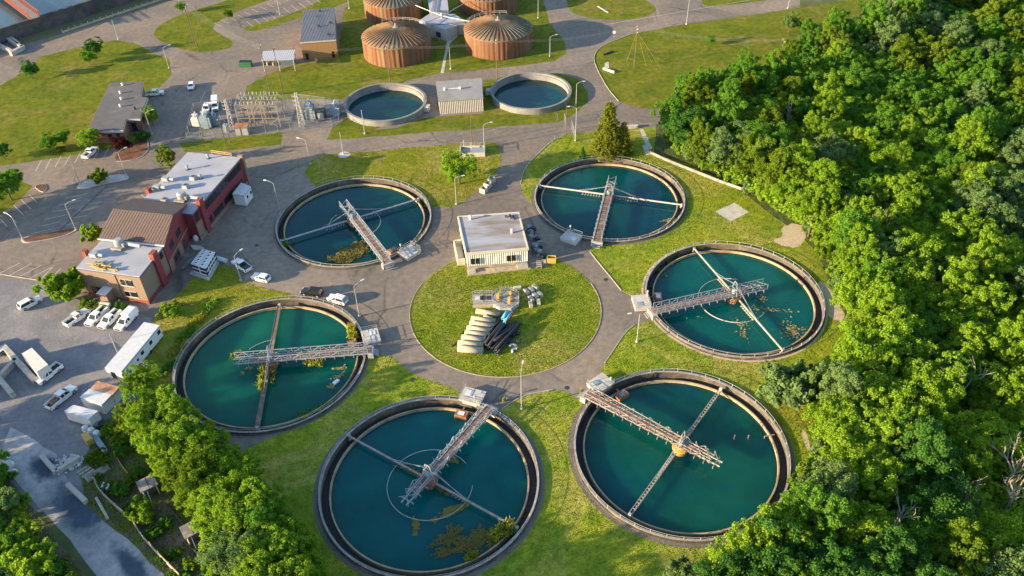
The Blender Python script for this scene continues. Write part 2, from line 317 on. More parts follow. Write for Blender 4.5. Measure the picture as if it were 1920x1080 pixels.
def asphalt_mat(name, a, b, crack=True):
    m = M(name, a, .85, .24, .7, b, .5, .05, bump=.015, bscale=12, spec=.25)
    N = m.node_tree.nodes; L = m.node_tree.links; ml = next(n for n in N if n.type == 'VECT_MATH' and n.operation == 'SCALE'); src = ml.inputs[0].links[0].from_socket
    g = N.new('ShaderNodeNewGeometry')
    nz = N.new('ShaderNodeTexNoise'); nz.inputs['Scale'].default_value = .12; nz.inputs['Detail'].default_value = 6; L.new(g.outputs['Position'], nz.inputs['Vector'])
    vm = N.new('ShaderNodeVectorMath'); vm.operation = 'MULTIPLY_ADD'; L.new(nz.outputs[1], vm.inputs[0]); vm.inputs[1].default_value = (7, 7, 0); L.new(g.outputs['Position'], vm.inputs[2])
    vo = N.new('ShaderNodeTexVoronoi'); vo.feature = 'DISTANCE_TO_EDGE'; vo.inputs['Scale'].default_value = .045; L.new(vm.outputs[0], vo.inputs['Vector'])
    r = N.new('ShaderNodeMapRange'); r.inputs[1].default_value = .004; r.inputs[2].default_value = .016; r.inputs[3].default_value = .6 if crack else 0; r.inputs[4].default_value = 0; L.new(vo.outputs['Distance'], r.inputs[0])
    nk = N.new('ShaderNodeTexNoise'); nk.inputs['Scale'].default_value = .06; nk.inputs['Detail'].default_value = 3; L.new(g.outputs['Position'], nk.inputs['Vector'])
    rk = N.new('ShaderNodeMapRange'); rk.inputs[1].default_value = .47; rk.inputs[2].default_value = .6; L.new(nk.outputs[0], rk.inputs[0])
    mk_ = N.new('ShaderNodeMath'); mk_.operation = 'MULTIPLY'; L.new(r.outputs[0], mk_.inputs[0]); L.new(rk.outputs[0], mk_.inputs[1])
    mx = N.new('ShaderNodeMix'); mx.data_type = 'RGBA'; L.new(mk_.outputs[0], mx.inputs['Factor']); L.new(src, mx.inputs['A']); mx.inputs['B'].default_value = (.05, .047, .044, 1)
    # repair patches of another tone
    v2 = N.new('ShaderNodeTexVoronoi'); v2.inputs['Scale'].default_value = .045; v2.distance = 'CHEBYCHEV'; L.new(vm.outputs[0], v2.inputs['Vector'])
    sp = N.new('ShaderNodeSeparateColor'); L.new(v2.outputs['Color'], sp.inputs[0]); r3 = N.new('ShaderNodeMapRange'); r3.inputs[3].default_value = .86; r3.inputs[4].default_value = 1.12; L.new(sp.outputs[0], r3.inputs[0])
    m2 = N.new('ShaderNodeVectorMath'); m2.operation = 'SCALE'; L.new(mx.outputs['Result'], m2.inputs[0]); L.new(r3.outputs[0], m2.inputs['Scale']); L.new(m2.outputs[0], ml.inputs[0])
    return m
asphalt_mat('asphalt', (.165, .142, .118), (.21, .170, .132))
asphalt_mat('haul', (.25, .25, .25), (.42, .40, .39), False)
def dark_patches(m, spots, col):  # mixes a dark blue tone into soft, noise-edged ellipses along the road
    N = m.node_tree.nodes; L = m.node_tree.links; ml = next(n for n in N if n.type == 'VECT_MATH' and n.operation == 'SCALE' and n.outputs[0].links and n.outputs[0].links[0].to_node.type == 'BSDF_PRINCIPLED')
    g = N.new('ShaderNodeNewGeometry'); nz = N.new('ShaderNodeTexNoise'); nz.inputs['Scale'].default_value = .45; nz.inputs['Detail'].default_value = 8; nz.inputs['Roughness'].default_value = .65; L.new(g.outputs['Position'], nz.inputs['Vector'])
    tot = None
    for a, b_, w in spots:
        p, q = A(*a), A(*b_); mp = N.new('ShaderNodeMapping'); mp.vector_type = 'TEXTURE'; c = (p+q)/2; mp.inputs['Location'].default_value = (c.x, c.y, 0); mp.inputs['Rotation'].default_value = (0, 0, math.atan2(q.y-p.y, q.x-p.x)); mp.inputs['Scale'].default_value = ((q-p).length*.62, w, 5)
        L.new(g.outputs['Position'], mp.inputs[0]); gr = N.new('ShaderNodeTexGradient'); gr.gradient_type = 'SPHERICAL'; L.new(mp.outputs[0], gr.inputs[0])
        if tot is None: tot = gr.outputs['Fac']
        else: mm_ = N.new('ShaderNodeMath'); mm_.operation = 'MAXIMUM'; L.new(tot, mm_.inputs[0]); L.new(gr.outputs['Fac'], mm_.inputs[1]); tot = mm_.outputs[0]
    ad = N.new('ShaderNodeMath'); ad.operation = 'MULTIPLY_ADD'; L.new(nz.outputs[0], ad.inputs[0]); ad.inputs[1].default_value = .9; L.new(tot, ad.inputs[2])
    r = N.new('ShaderNodeMapRange'); r.interpolation_type = 'SMOOTHSTEP'; r.inputs[1].default_value = .66; r.inputs[2].default_value = 1.15; L.new(ad.outputs[0], r.inputs[0])
    mx = N.new('ShaderNodeMix'); mx.data_type = 'RGBA'; L.new(r.outputs[0], mx.inputs['Factor']); src = ml.inputs[0].links[0].from_socket; L.new(src, mx.inputs['A']); mx.inputs['B'].default_value = (*col, 1); L.new(mx.outputs['Result'], ml.inputs[0])
dark_patches(MATS['haul'], (((95, 900), (200, 1010), 5.0), ((205, 1010), (300, 1130), 2.6), ((60, 850), (110, 905), 4.0)), (.055, .08, .11))
M('yard', (.155, .155, .165), .95, .2, 1.2, (.21, .205, .21), .5, .12, bump=.06, bscale=3)
M('gravel', (.13, .125, .12), .95, .3, 3, (.20, .19, .17), .5, .3, bump=.08, bscale=5)
M('skirt', (.15, .135, .115), .95, .35, 3, (.10, .10, .06), .4, .3, bump=.08, bscale=5)
M('sand', (.44, .36, .26), .95, .2, 2, (.30, .26, .16), .35, .4, bump=.06, bscale=3)
M('dirt', (.12, .10, .075), .95, .35, 1.5, (.10, .13, .03), .5, .35, bump=.15, bscale=2)
M('scrub', (.10, .10, .055), .95, .35, 1.5, (.17, .13, .10), .5, .2, bump=.2, bscale=2)
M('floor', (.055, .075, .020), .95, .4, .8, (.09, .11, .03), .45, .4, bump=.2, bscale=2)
M('ground', (.07, .09, .025), .95, .3, .3, (.12, .12, .05), .5, .03)
M('mulch', (.16, .07, .04), .95, .3, 2, (.09, .05, .03), .5, .5, bump=.06, bscale=4)
CLS = {'ground': ('ground', 'ground', 'rough grass ground stretching away round the whole plant', 'ground'), 'asphalt': ('road', 'asphalt', 'worn grey asphalt roads and yards looping between the round tanks', 'road'),
  'yard': ('gravel_yard', 'yard', 'dusty pale gravel yard where the white trucks park', 'yard'), 'haulroad': ('haul_road', 'haul', 'dusty blue grey haul road running off past the scrub', 'road'),
  'dirt': ('dirt_bank', 'dirt', 'dark earth bank under the row of tall trees', 'ground'), 'scrub': ('scrub_ground', 'scrub', 'weedy brown ground on both sides of the haul road', 'ground'),
  'gravel': ('gravel_pad', 'gravel', 'dark gravel pad under the fenced substation', 'ground'), 'floor': ('forest_floor', 'floor', 'dark shaded ground beneath the wood', 'ground'),
  'sand': ('bare_earth', 'sand', 'bare sandy earth worn round the tank by the wood', 'ground'), 'conc': ('concrete_path', 'concrete_light', 'pale concrete slabs and paths set in the lawns', 'path'),
  'skirt': ('gravel_margin', 'skirt', 'dark gravel margins round the feet of the big tanks', 'ground'), 'mulch': ('mulch_bed', 'mulch', 'reddish mulch bed with kerb beside the brick office', 'ground')}
LL = {'near': 'bright lawn wrapping the tanks along the wood', 'triangle': 'sloping lawn between the red building and the left tank', 'upper': 'dry lawn above the upper left tank', 'strip': 'narrow mown strip in front of the substation',
  'basin': 'lawn round the two small raised basins', 'digester': 'lawn around the four rusty digesters', 'right': 'wide mown lawn between the road fork and the wood', 'top': 'rounded lawn island beyond the road fork', 'corner': 'lawn tip beside the far road',
  'teardrop': 'teardrop lawn with tall poles by the far car park', 'island': 'long thin grass island in the far car park', 'office': 'big lawn behind the brick office', 'corner_lot': 'grass corner beside the marked car park', 'circle': 'round lawn in the middle of the road loop'}
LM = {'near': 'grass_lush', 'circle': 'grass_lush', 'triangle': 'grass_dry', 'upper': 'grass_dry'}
def region(c, name, mat, label, cat):
    idx = np.nonzero(PC == c)[0]
    if not len(idx): return
    used = {}; V = []; Fc = []
    for i in idx:
        g = []
        for q in PF[i]:
            if q not in used: used[q] = len(V); V.append((PV[q][0], PV[q][1], 0.0))
            g.append(used[q])
        Fc.append(g)
    b = MB(); b.v = V; b.f = Fc; o = b.build(name, mat); struct(o, label, cat); return o
for c, (n_, m_, l_, k_) in CLS.items(): region(c, n_, m_, l_, k_)
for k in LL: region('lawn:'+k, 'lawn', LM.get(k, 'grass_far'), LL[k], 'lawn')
# grass blades on the near lawns
def fast_quads(name, C, T, B, mat, parent=None):
    """n quads: centre C, half-axes T and B (n,3)"""
    n = len(C); V = np.empty((n, 4, 3), np.float32); V[:, 0] = C-T-B; V[:, 1] = C+T-B; V[:, 2] = C+T*.75+B; V[:, 3] = C-T*.75+B
    me = bpy.data.meshes.new(name); me.vertices.add(4*n); me.vertices.foreach_set('co', V.ravel())
    me.loops.add(4*n); me.loops.foreach_set('vertex_index', np.arange(4*n, dtype=np.int32)); me.polygons.add(n); me.polygons.foreach_set('loop_start', np.arange(0, 4*n, 4, dtype=np.int32))
    me.update(calc_edges=True)
    if mat: me.materials.append(MATS[mat] if isinstance(mat, str) else mat)
    o = bpy.data.objects.new(name, me); COL.objects.link(o)
    if parent: o.parent = parent
    return o
def unit(a): return a/np.maximum(np.linalg.norm(a, axis=1, keepdims=True), 1e-6)
leaf_mat('blade', (.165, .23, .018), (.28, .32, .028), .5)
leaf_mat('blade_dry', (.20, .21, .018), (.32, .28, .06), .5)
def in_class(xs, ys, keys):
    r = np.zeros(len(xs), bool)
    cls = np.array([''] * len(xs), dtype=object)
    for c, P in REG: cls[inside(P, xs, ys)] = c
    for P in HOLES: cls[inside(P, xs, ys)] = 'hole'
    return np.isin(cls, keys)
def grass(keys, mat, n, box, label, tall=.10):
    xs = RNG.uniform(box[0], box[1], n); ys = RNG.uniform(box[2], box[3], n); k = in_class(xs, ys, keys); xs, ys = xs[k], ys[k]; n = len(xs)
    a = RNG.uniform(0, 2*np.pi, n); h = tall*RNG.uniform(.5, 1.2, n)/2; w = RNG.uniform(.03, .09, n)
    T = np.stack([np.cos(a)*w, np.sin(a)*w, np.zeros(n)], 1); B = np.stack([RNG.normal(0, .5, n)*h, RNG.normal(0, .5, n)*h, h], 1)
    o = fast_quads('grass', np.stack([xs, ys, h], 1), T, B, mat); tag(o, label, 'grass', None, 'stuff')
# ================================================================ clarifier tanks
def water_mat(name, a, b):
    m = M(name, a, .06, .2, .10, b, .5, .045, bump=.03, bscale=1.6, spec=.22)
    b_ = m.node_tree.nodes['Principled BSDF']; b_.subsurface_method = 'BURLEY'; b_.inputs['Subsurface Weight'].default_value = 1.0; b_.inputs['Subsurface Radius'].default_value = (1, 1, 1); b_.inputs['Subsurface Scale'].default_value = 6.0; return m
WAT = {'A': ((.000, .040, .050), (.001, .050, .050)), 'B': ((.001, .050, .062), (.002, .060, .050)), 'C': ((.000, .070, .070), (.002, .078, .064)), 'D': ((.001, .052, .056), (.003, .066, .046)),
       'E': ((.000, .072, .076), (.001, .080, .076)), 'F': ((.001, .072, .058), (.004, .088, .052)), 'G': ((.001, .040, .048), (.004, .044, .040)), 'H': ((.001, .044, .054), (.002, .050, .050))}
WHERE = {'A': 'upper left tank, beside the lawn with the lone tree', 'B': 'upper right tank, below the spruce', 'C': 'middle right tank, nearest the sandy patch by the wood', 'D': 'lower right tank, against the wood', 'E': 'lowest tank, cut by the bottom edge', 'F': 'left tank, below the parked cars'}
WZ = -.75
for k in 'ABCDEF':
    c = TANKS[k]; water_mat('water_'+k, *WAT[k])
    b = MB(); b.disc((c[0], c[1], WZ), 16.75, 96); struct(b.build('water', 'water_'+k), 'still teal water in the '+WHERE[k], 'water')
    t = thing('clarifier_tank', (c[0], c[1], 0), {'A': 'round concrete tank with teal water and a brown algae mat at its edge', 'B': 'round concrete tank below the spruce, its bridge pointing away from the camera', 'C': 'round concrete tank with weeds growing in its gutter, beside the wood',
        'D': 'round concrete tank against the wood with a lattice arm across its water', 'E': 'largest looking round tank at the bottom edge, algae mats floating in it', 'F': 'round concrete tank below the parked cars with plants growing on its arm'}[k], 'tank', 'big round clarifier tanks around the road loop')
    R = TR
    MB().lathe([(R-.04, -.3), (R-.04, .48), (R-.34, .48), (R-.34, -1.5), (R-.2, -1.5)], c, 128).build('outer_wall', 'wall_stained', t)
    MB().lathe([(R, .48), (R, .56), (R-.37, .56), (R-.37, .48)], c, 128).build('coping', 'coping', t)
    MB().lathe([(R-.40, -1.12), (16.95, -1.12), (16.95, -1.5), (R-.40, -1.5)], c, 128).build('gutter_floor', 'channel_wet', t)
    MB().lathe([(17.05, -1.6), (17.05, -.22), (16.78, -.22), (16.78, -2.2), (17.0, -2.2)], c, 128).build('weir_wall', 'weir', t)
    rb = MB()
    for z in (1.25,): rb.lathe([(R-.15, z-.022), (R-.105, z-.022), (R-.105, z+.022), (R-.15, z+.022)], c, 96)
    for i in range(44):
        a = 2*math.pi*i/44; rb.box((c[0]+(R-.13)*math.cos(a), c[1]+(R-.13)*math.sin(a), .93), (.07, .07, .78), a)
    rb.build('railing', 'rail', t)
    # scum lip: small ledge outside the wall foot
    MB().lathe([(R+.25, -.1), (R+.25, .12), (R+.01, .14), (R+.01, -.1)], c, 128).build('foot_kerb', 'wall_stained', t)
BR = {'A': ((725, 490), (644, 384)), 'B': ((1120, 450), (1148, 338)), 'C': ((1228, 583), (1434, 537)), 'D': ((1104, 741), (1352, 871)), 'E': ((916, 769), (757, 945)), 'F': ((690, 657), (440, 677))}
ARM = {'A': ((527, 452), (785, 373)), 'B': ((1013, 348), (1278, 384)), 'C': ((1302, 466), (1468, 657)), 'D': ((1352, 729), (1181, 965)), 'E': ((655, 818), (970, 990)), 'F': ((524, 572), (482, 803))}
for k in 'ABCDEF':
    c = Vector((*TANKS[k], 0)); DZ = 1.25
    p0, p1 = A(*BR[k][0], DZ), A(*BR[k][1], DZ); d = (p1-p0).normalized(); n = Vector((-d.y, d.x, 0)); L = (p1-p0).length; up = Vector((0, 0, 1))
    met = 'rust_pale' if k == 'D' else 'galv'
    t = thing('walkway_bridge', tuple(p0), {'A': 'grey truss bridge with a rust brown deck over the tank holding the algae mat', 'B': 'truss bridge pointing away from the camera over the tank below the spruce', 'C': 'rust decked bridge ending in a broken twisted truss, over the tank with weedy gutters',
        'D': 'rust stained truss bridge over the tank with the yellow centre column', 'E': 'long pale truss bridge over the tank at the bottom edge', 'F': 'long white truss bridge lying level over the tank with plants on its arm'}[k], 'bridge', 'truss bridges over the round tanks')
    wd_ = .95; hh = 1.35; nb = int(L/1.75); st = L/nb; ctr = (c-p0).dot(d)
    dk = MB(); dk.bar(p0-d*.6, p0+d*(ctr+3.5), wd_*2-.2, .10)
    dk.build('deck', 'deck', t)
    for sd in (-1, 1):
        tb = MB(); o = n*(sd*wd_); tip = 1.6 if k in 'DE' else 0
        tb.bar(p0+o-d*.6, p1+o*(.55 if tip else 1), .16, .28); tb.bar(p0+o+up*hh, p1+o*(.6 if tip else 1)+up*(hh if not tip else .7)-d*tip, .12)
        tb.bar(p0+o+up*hh*.5, p1+o*(.6 if tip else 1)+up*hh*.5-d*(tip+.6), .07)
        for i in range(nb+1):
            q = p0+d*(st*i)+o
            if not (tip and i == nb): tb.bar(q, q+up*hh, .10)
            if i < nb-(1 if tip else 0): tb.bar(q+(up*hh if i % 2 else Vector()), q+d*st+(Vector() if i % 2 else up*hh), .08)
        tb.build('truss', met, t)
    for i in range(nb):
        bb = MB(); q = p0+d*(st*(i+.5)); bb.bar(q-n*(wd_+.35), q+n*(wd_+.35), .12, .14)
        bb.bar(q-n*(wd_+.35)-up*.05, q-n*(wd_+.35)-up*.5, .09); bb.bar(q+n*(wd_+.35), q+n*(wd_+.35)-up*.45, .09); bb.build('cross_beam', met, t)
    bb = MB()
    for i in range(int((ctr+3.5)/st), nb): bb.bar(p0+d*(st*i)-n*wd_, p0+d*(st*(i+1))+n*wd_, .09); bb.bar(p0+d*(st*i)+n*wd_+up*hh*.9, p0+d*(st*(i+1))-n*wd_+up*hh*.9, .07)
    bb.build('end_bracing', met, t)
    MB().box(tuple(p0-d*.5+Vector((0, 0, -.65))), (1.1, 2.7, 1.3), math.atan2(d.y, d.x)).build('abutment', 'concrete', t)
    lb = MB()
    for i in range(3):
        q = p0-d*(1.15+.35*i)-up*(.3+.3*i); lb.bar(q-n*.9, q+n*.9, .34, .1)
    lb.build('steps', 'galv', t)
    # mast frame at the centre
    q = p0+d*ctr; mb = MB()
    for sd in (-1, 1): mb.bar(q+n*sd*(wd_+.3), q+n*sd*.45+up*3.0, .13)
    mb.bar(q-n*.5+up*3.0, q+n*.5+up*3.0, .13); mb.bar(q-n*1.1+up*1.2, q+n*1.1+up*1.2, .1); mb.build('mast_frame', met, t)
    col = MB(); col.lathe([(0, -2), (1.25, -2), (1.25, .15), (1.55, .2), (1.55, .62), (1.0, .75), (.95, 1.1), (0, 1.1)], (q.x, q.y), 24, closed=False); col.build('centre_column', {'D': 'yellow_valve', 'C': 'rust'}.get(k, 'rust'), t)
    db = MB(); db.lathe([(0, 1.36), (.5, 1.36), (.55, 2.0), (.3, 2.3), (0, 2.3)], (q.x, q.y), 14, closed=False).box((q.x+.7, q.y, 1.6), (.8, .5, .5)); db.build('drive_motor', 'blue_grey', t)
    # skimmer arm
    a0, a1 = A(*ARM[k][0], .25), A(*ARM[k][1], .25); e = (a1-a0).normalized(); m_ = Vector((-e.y, e.x, 0)); La = (a1-a0).length
    g = thing('skimmer_arm', tuple(a0), {'A': 'thin grey arm spanning the tank that holds the brown algae mat', 'B': 'pale pipe arm with hanging blades spanning the tank below the spruce', 'C': 'rusty pipe arm slanting across the tank with weedy gutters', 'D': 'ladder like lattice arm slanting across the tank against the wood',
        'E': 'rust red pipe arm crossing the tank at the bottom edge', 'F': 'brown flat arm with plants rooted on it, spanning the left tank'}[k], 'skimmer arm', 'skimmer arms across the round tanks')
    am = {'A': 'galv', 'B': 'rail', 'C': 'rust_pale', 'D': 'rust_pale', 'E': 'rust_pale', 'F': 'deck'}[k]; ab = MB()
    if k == 'D':
        for sd in (-1, 1): ab.bar(a0+m_*.28*sd, a1+m_*.28*sd, .12)
        for i in range(int(La/.7)): ab.bar(a0+e*(.7*i)-m_*.28, a0+e*(.7*i)+m_*.28, .12)
        ab.bar(a0-up*.5, a1-up*.5, .1)
    elif k == 'F': ab.bar(a0, a1, .85, .18); ab.bar(a0+m_*.4+up*.12, a1+m_*.4+up*.12, .07); ab.bar(a0-m_*.4+up*.12, a1-m_*.4+up*.12, .07)
    else: ab.tube([a0, a1], .21, 10); ab.bar(a0+m_*.25-up*.2, a1+m_*.25-up*.2, .09)
    ab.build('arm_beam', am, g)
    for s_, q0 in ((1, a0), (-1, a1)):
        MB().box(tuple(q0+Vector((0, 0, -.25))), (.4, .5, 1.1), math.atan2(e.y, e.x)).box(tuple(q0+e*s_*.2+Vector((0, 0, -.6))), (.25, .9, .3), math.atan2(e.y, e.x)).build('end_post', 'concrete_light' if k in 'DF' else am, g)
    cc = (c-a0).dot(e); bm = 'rust_pale' if k == 'C' else 'galv_dark' if k in 'AE' else 'rail' if k == 'B' else 'rust_pale'
    for sd in (-1, 1):
        for i in range(7):
            q = a0+e*(cc+sd*(2.6+.72*i)); x = MB(); x.bar(q, q+Vector((0, 0, -1.02)), .10); x.box((q.x, q.y, WZ+.12), (.5, .09, .28), math.atan2(e.y, e.x)+.6); x.build('scraper_blade', bm, g)
    w = MB(); top = c+up*3.6
    for sd in (-1, 1): w.bar(Vector((c.x, c.y, 3.5)), a0+e*(cc+sd*8.5)+up*.1, .06); w.bar(Vector((c.x, c.y, 3.4))+m_*.5, a0+e*(cc+sd*7)+up*.1, .05)
    w.build('stay_wires', 'galv', g)
    spans = {'A': ((-.9, .9), (2.5, 3.4)), 'B': (), 'C': ((1.2, 5.6),), 'D': (), 'E': ((.6, 6.2),), 'F': ((1.7, 2.5),)}[k]
    if spans:
        f = MB(); rr_ = {'A': 6.2, 'C': 7.2, 'E': 7.3, 'F': 7.0}[k]
        for s0, s1 in spans: f.lathe([(rr_, WZ-.1), (rr_, WZ+.16), (rr_+.09, WZ+.16), (rr_+.09, WZ-.1)], (c.x, c.y), 60, s0, s1)
        f.build('baffle_ring', 'rail', g)
# outlet boxes and scum troughs on the rims
OB = {'A': ((766, 473), (737, 469)), 'B': ((1075, 443), None), 'C': ((1208, 568), (1235, 557)), 'D': ((1126, 721), (1161, 735)), 'E': ((886, 745), (869, 768)), 'F': ((703, 632), (662, 646))}
OL = {'A': 'grey railed concrete outlet box on the rim beside the algae tank', 'B': 'bluish concrete outlet box shaded by the white pump building', 'C': 'railed concrete outlet box between the road and the weedy gutter tank', 'D': 'concrete outlet box with hatch where the road meets the tank by the wood', 'E': 'worn concrete outlet box on the top rim of the lowest tank', 'F': 'concrete outlet box with a white hatch on the rim by the street lamp'}
SL = {'A': 'red rusty scum trough beside the algae tank bridge', 'C': 'rusty scum trough with pale lid, weedy gutter tank', 'D': 'brown scum trough beside the bridge of the tank by the wood', 'E': 'red brown scum trough hanging inside the lowest tank', 'F': 'rusty scum trough overgrown with reeds in the left tank'}
for k in 'ABCDEF':
    c = Vector((*TANKS[k], 0)); q = A(*OB[k][0], .4); r = q-c; r.z = 0; ang = math.atan2(r.y, r.x); rn = r.normalized(); tn = Vector((-rn.y, rn.x, 0)); q = c+rn*(TR+1.25)
    t = thing('outlet_box', (q.x, q.y, 0), OL[k], 'outlet box', 'concrete outlet boxes on the tank rims')
    MB().box((q.x, q.y, .42), (3.3, 4.1, .84), ang).build('body', 'concrete_light', t)
    l = MB(); l.box((q.x, q.y, .89), (3.5, 4.3, .10), ang); l.build('top_slab', 'concrete_light', t)
    h_ = q+rn*.5+tn*.8; MB().box((h_.x, h_.y, .98), (1.2, 1.3, .08), ang).build('hatch', 'white_metal' if k in 'FEB' else 'blue_grey', t)
    rl = MB(); cs = [q+rn*sx*1.6+tn*sy*2.0 for sx, sy in ((-1, -1), (-1, 1), (1, 1))]
    for i in range(2):
        for z in (1.5, 1.95): rl.bar(cs[i]+up*z, cs[i+1]+up*z, .06)
    for p in cs+[(cs[0]+cs[1])/2]: rl.bar(p+up*.9, p+up*1.95, .07)
    rl.build('railing', 'galv', t)
    v = MB(); s0 = q-rn*1.5-tn*1.1; v.bar(s0+up*.9, s0+up*2.4, .12); v.bar(s0+up*1.5-tn*.7, s0+up*1.5+tn*.7, .10); v.lathe([(.0, 2.4), (.22, 2.45), (.22, 2.8), (0, 2.85)], (s0.x, s0.y), 8, closed=False); v.bar(s0+up*.9-tn*.7, s0+up*1.5-tn*.2, .1); v.build('valve_stand', 'rail', t)
    if OB[k][1]:
        s = A(*OB[k][1], -.1); rs = (s-c); rs.z = 0; rs.normalize(); s = c+rs*15.9; a2 = math.atan2(rs.y, rs.x)
        t2 = thing('scum_trough', (s.x, s.y, WZ), SL[k], 'scum trough', 'rusty scum troughs inside the tanks')
        MB().box((s.x, s.y, -.35), (1.5, 2.3, 1.0), a2).box((s.x+rs.x*1.0, s.y+rs.y*1.0, .0), (1.3, .3, .15), a2).build('trough', 'rust', t2)
        MB().box((s.x, s.y, .19), (.9, 1.2, .05), a2).build('lid', 'white_metal' if k in 'CE' else 'rust_pale', t2)
# small raised basins
for k, lb in (('G', 'small raised round basin left of the ribbed white building'), ('H', 'small raised round basin right of the ribbed white building')):
    c = SMALL[k]; water_mat('water_'+k, *WAT[k]); struct(MB().disc((c[0], c[1], -.35), SR-.9, 72).build('water', 'water_'+k), 'dark blue water in the '+lb, 'water')
    t = thing('raised_basin', (c[0], c[1], 0), lb, 'basin', 'small raised basins')
    MB().lathe([(SR, -.2), (SR, 1.55), (SR+.12, 1.55), (SR+.12, 1.8), (SR-.62, 1.8), (SR-.62, 1.2), (SR-.95, 1.2), (SR-.95, -1.5), (SR-.4, -1.5)], c, 96).build('wall', 'basin_wall', t)
    a = -.25 if k == 'G' else math.pi-.1; MB().box((c[0]+(SR+.7)*math.cos(a), c[1]+(SR+.7)*math.sin(a), .9), (1.5, 2.0, 1.5), a).build('outlet', 'concrete_light', t)
# ---------------------------------------------------------------- floating plants
leaf_mat('algae', (.115, .105, .022), (.21, .18, .06), .1); leaf_mat('algae_pale', (.21, .19, .08), (.30, .27, .13), .1); leaf_mat('reed', (.16, .22, .015), (.36, .34, .05), .3); leaf_mat('reed_green', (.05, .16, .02), (.14, .26, .03), .3)
def mat_of_leaves(name, blobs, n, mat, label, z=WZ+.03, size=.22, flat=.12, noise=.35):
    """flat floating weed: scattered leaf pads inside ragged blobs [(px, py, rx, ry, angle)]"""
    Cs = []
    for px, py, rx, ry, an in blobs:
        c = A(px, py, z); k = int(n*rx*ry/sum(b[2]*b[3] for b in blobs)); a = RNG.uniform(0, 2*np.pi, k); r = RNG.uniform(0, 1, k)**(.5 if noise < .2 else .75)
        r = r*(1+noise*np.sin(3*a+px)+noise*.7*np.sin(7*a+py)+noise*.4*np.sin(13*a))
        x, y = r*np.cos(a)*rx, r*np.sin(a)*ry; Cs.append(np.stack([c.x+x*math.cos(an)-y*math.sin(an), c.y+x*math.sin(an)+y*math.cos(an), np.full(k, z)+RNG.uniform(0, .09, k)], 1))
    C = np.concatenate(Cs); k = len(C); a = RNG.uniform(0, 2*np.pi, k); s = size*RNG.uniform(.4, 1.2, k); T = np.stack([np.cos(a)*s, np.sin(a)*s, RNG.normal(0, flat, k)*s], 1); B = np.stack([-np.sin(a)*s, np.cos(a)*s, RNG.normal(0, flat, k)*s], 1)
    return tag(fast_quads(name, C, T, B, mat), label, 'algae', None, 'stuff')
mat_of_leaves('algae_mat', [(655, 478, 3.2, 2.7, .3), (670, 466, 2.6, 2.3, .3), (640, 486, 3.0, 1.6, .0)], 7000, 'algae', 'brown yellow algae mat floating at the near edge of the upper left tank', noise=.19, flat=.5, size=.15)
mat_of_leaves('algae_mat', [(846, 1008, 2.4, 1.7, .2), (885, 1016, 2.0, 1.3, .3), (907, 1003, 1.9, 1.4, .4), (838, 1034, 2.0, .8, .1), (925, 1014, 1.5, 1.1, .5), (866, 1028, 2.2, .6, .4)], 3000, 'algae', 'brown algae mats floating in the lowest tank near the rim', noise=.45, flat=.4, size=.13)
mat_of_leaves('algae_mat', [(850, 957, 2.2, .7, .45), (815, 975, .6, .4, 0), (780, 985, .5, 1.6, .1), (852, 863, .7, .5, 0)], 500, 'algae', 'thin algae strip along the ring in the lowest tank', noise=.3)
mat_of_leaves('algae_mat', [(1390, 610, 1.3, 2.6, .5), (1425, 560, 1.6, 1.0, .2), (1440, 580, 4.5, 1.0, -.2), (1480, 615, 2.6, 2.2, .2), (1395, 630, .8, 1.8, .3), (1490, 625, 3.0, 1.8, .2), (1310, 594, .6, .4, 0), (1288, 597, .4, .3, 0)], 420, 'algae_pale', 'pale algae flecks drifting in the tank with weedy gutters', size=.16, noise=.5)
mat_of_leaves('algae_mat', [(470, 690, .9, .5, .2), (455, 700, .4, .5, 0), (640, 690, 1.2, .5, .2), (620, 725, .8, .6, .3), (635, 705, 1.4, .5, .6)], 220, 'algae_pale', 'small pale algae flecks drifting in the left tank', size=.16, noise=.5)
mat_of_leaves('algae_mat', [(600, 772, 5.5, 1.3, .42), (570, 785, 2.6, .9, .4)], 900, 'reed_green', 'pale green weed film along the near rim of the left tank', flat=.9, noise=.3)
mat_of_leaves('algae_mat', [(1255, 413, 1.6, .6, .2)], 160, 'algae_pale', 'pale foam patch at the right rim of the tank below the spruce', flat=.2)
mat_of_leaves('algae_mat', [(776, 885, 3.6, .55, -.55), (835, 922, 1.5, .5, -.5)], 170, 'algae', 'weed caught along the arm of the lowest tank', z=-.2, flat=.7, noise=.5)
def clump(name, spots, n, mat, label, h=1.6, z=WZ, cat='reeds', group=None, w=.08):
    """upright blades round several spots [(px, py, radius)] = one plant"""
    c0 = A(spots[0][0], spots[0][1], z); Cs = []
    for px, py, r in spots:
        c = A(px, py, z); k = int(n*r*r/sum(s[2]**2 for s in spots)); a = RNG.uniform(0, 2*np.pi, k); q = r*np.sqrt(RNG.uniform(0, 1, k))
        Cs.append(np.stack([c.x-c0.x+q*np.cos(a), c.y-c0.y+q*np.sin(a), np.zeros(k)], 1))
    C = np.concatenate(Cs); k = len(C); hh = h*RNG.uniform(.45, 1.1, k); a = RNG.uniform(0, 2*np.pi, k); ww = w*RNG.uniform(.6, 1.4, k)
    C[:, 2] = hh*RNG.uniform(.3, .9, k); T = np.stack([np.cos(a)*ww, np.sin(a)*ww, np.zeros(k)], 1); B = np.stack([RNG.normal(0, .3, k)*hh, RNG.normal(0, .3, k)*hh, hh*.5], 1)*.55
    o = fast_quads(name, C, T, B, mat); o.location = c0; return tag(o, label, cat, group)
clump('reed_clump', [(662, 633, .9), (659, 622, .8)], 420, 'reed', 'bright green reeds growing at the right inner rim of the left tank', 1.9)
clump('reed_clump', [(590, 682, 1.0), (578, 681, .8), (600, 684, .7)], 520, 'reed', 'yellowish reeds growing under the white bridge of the left tank', 1.7)
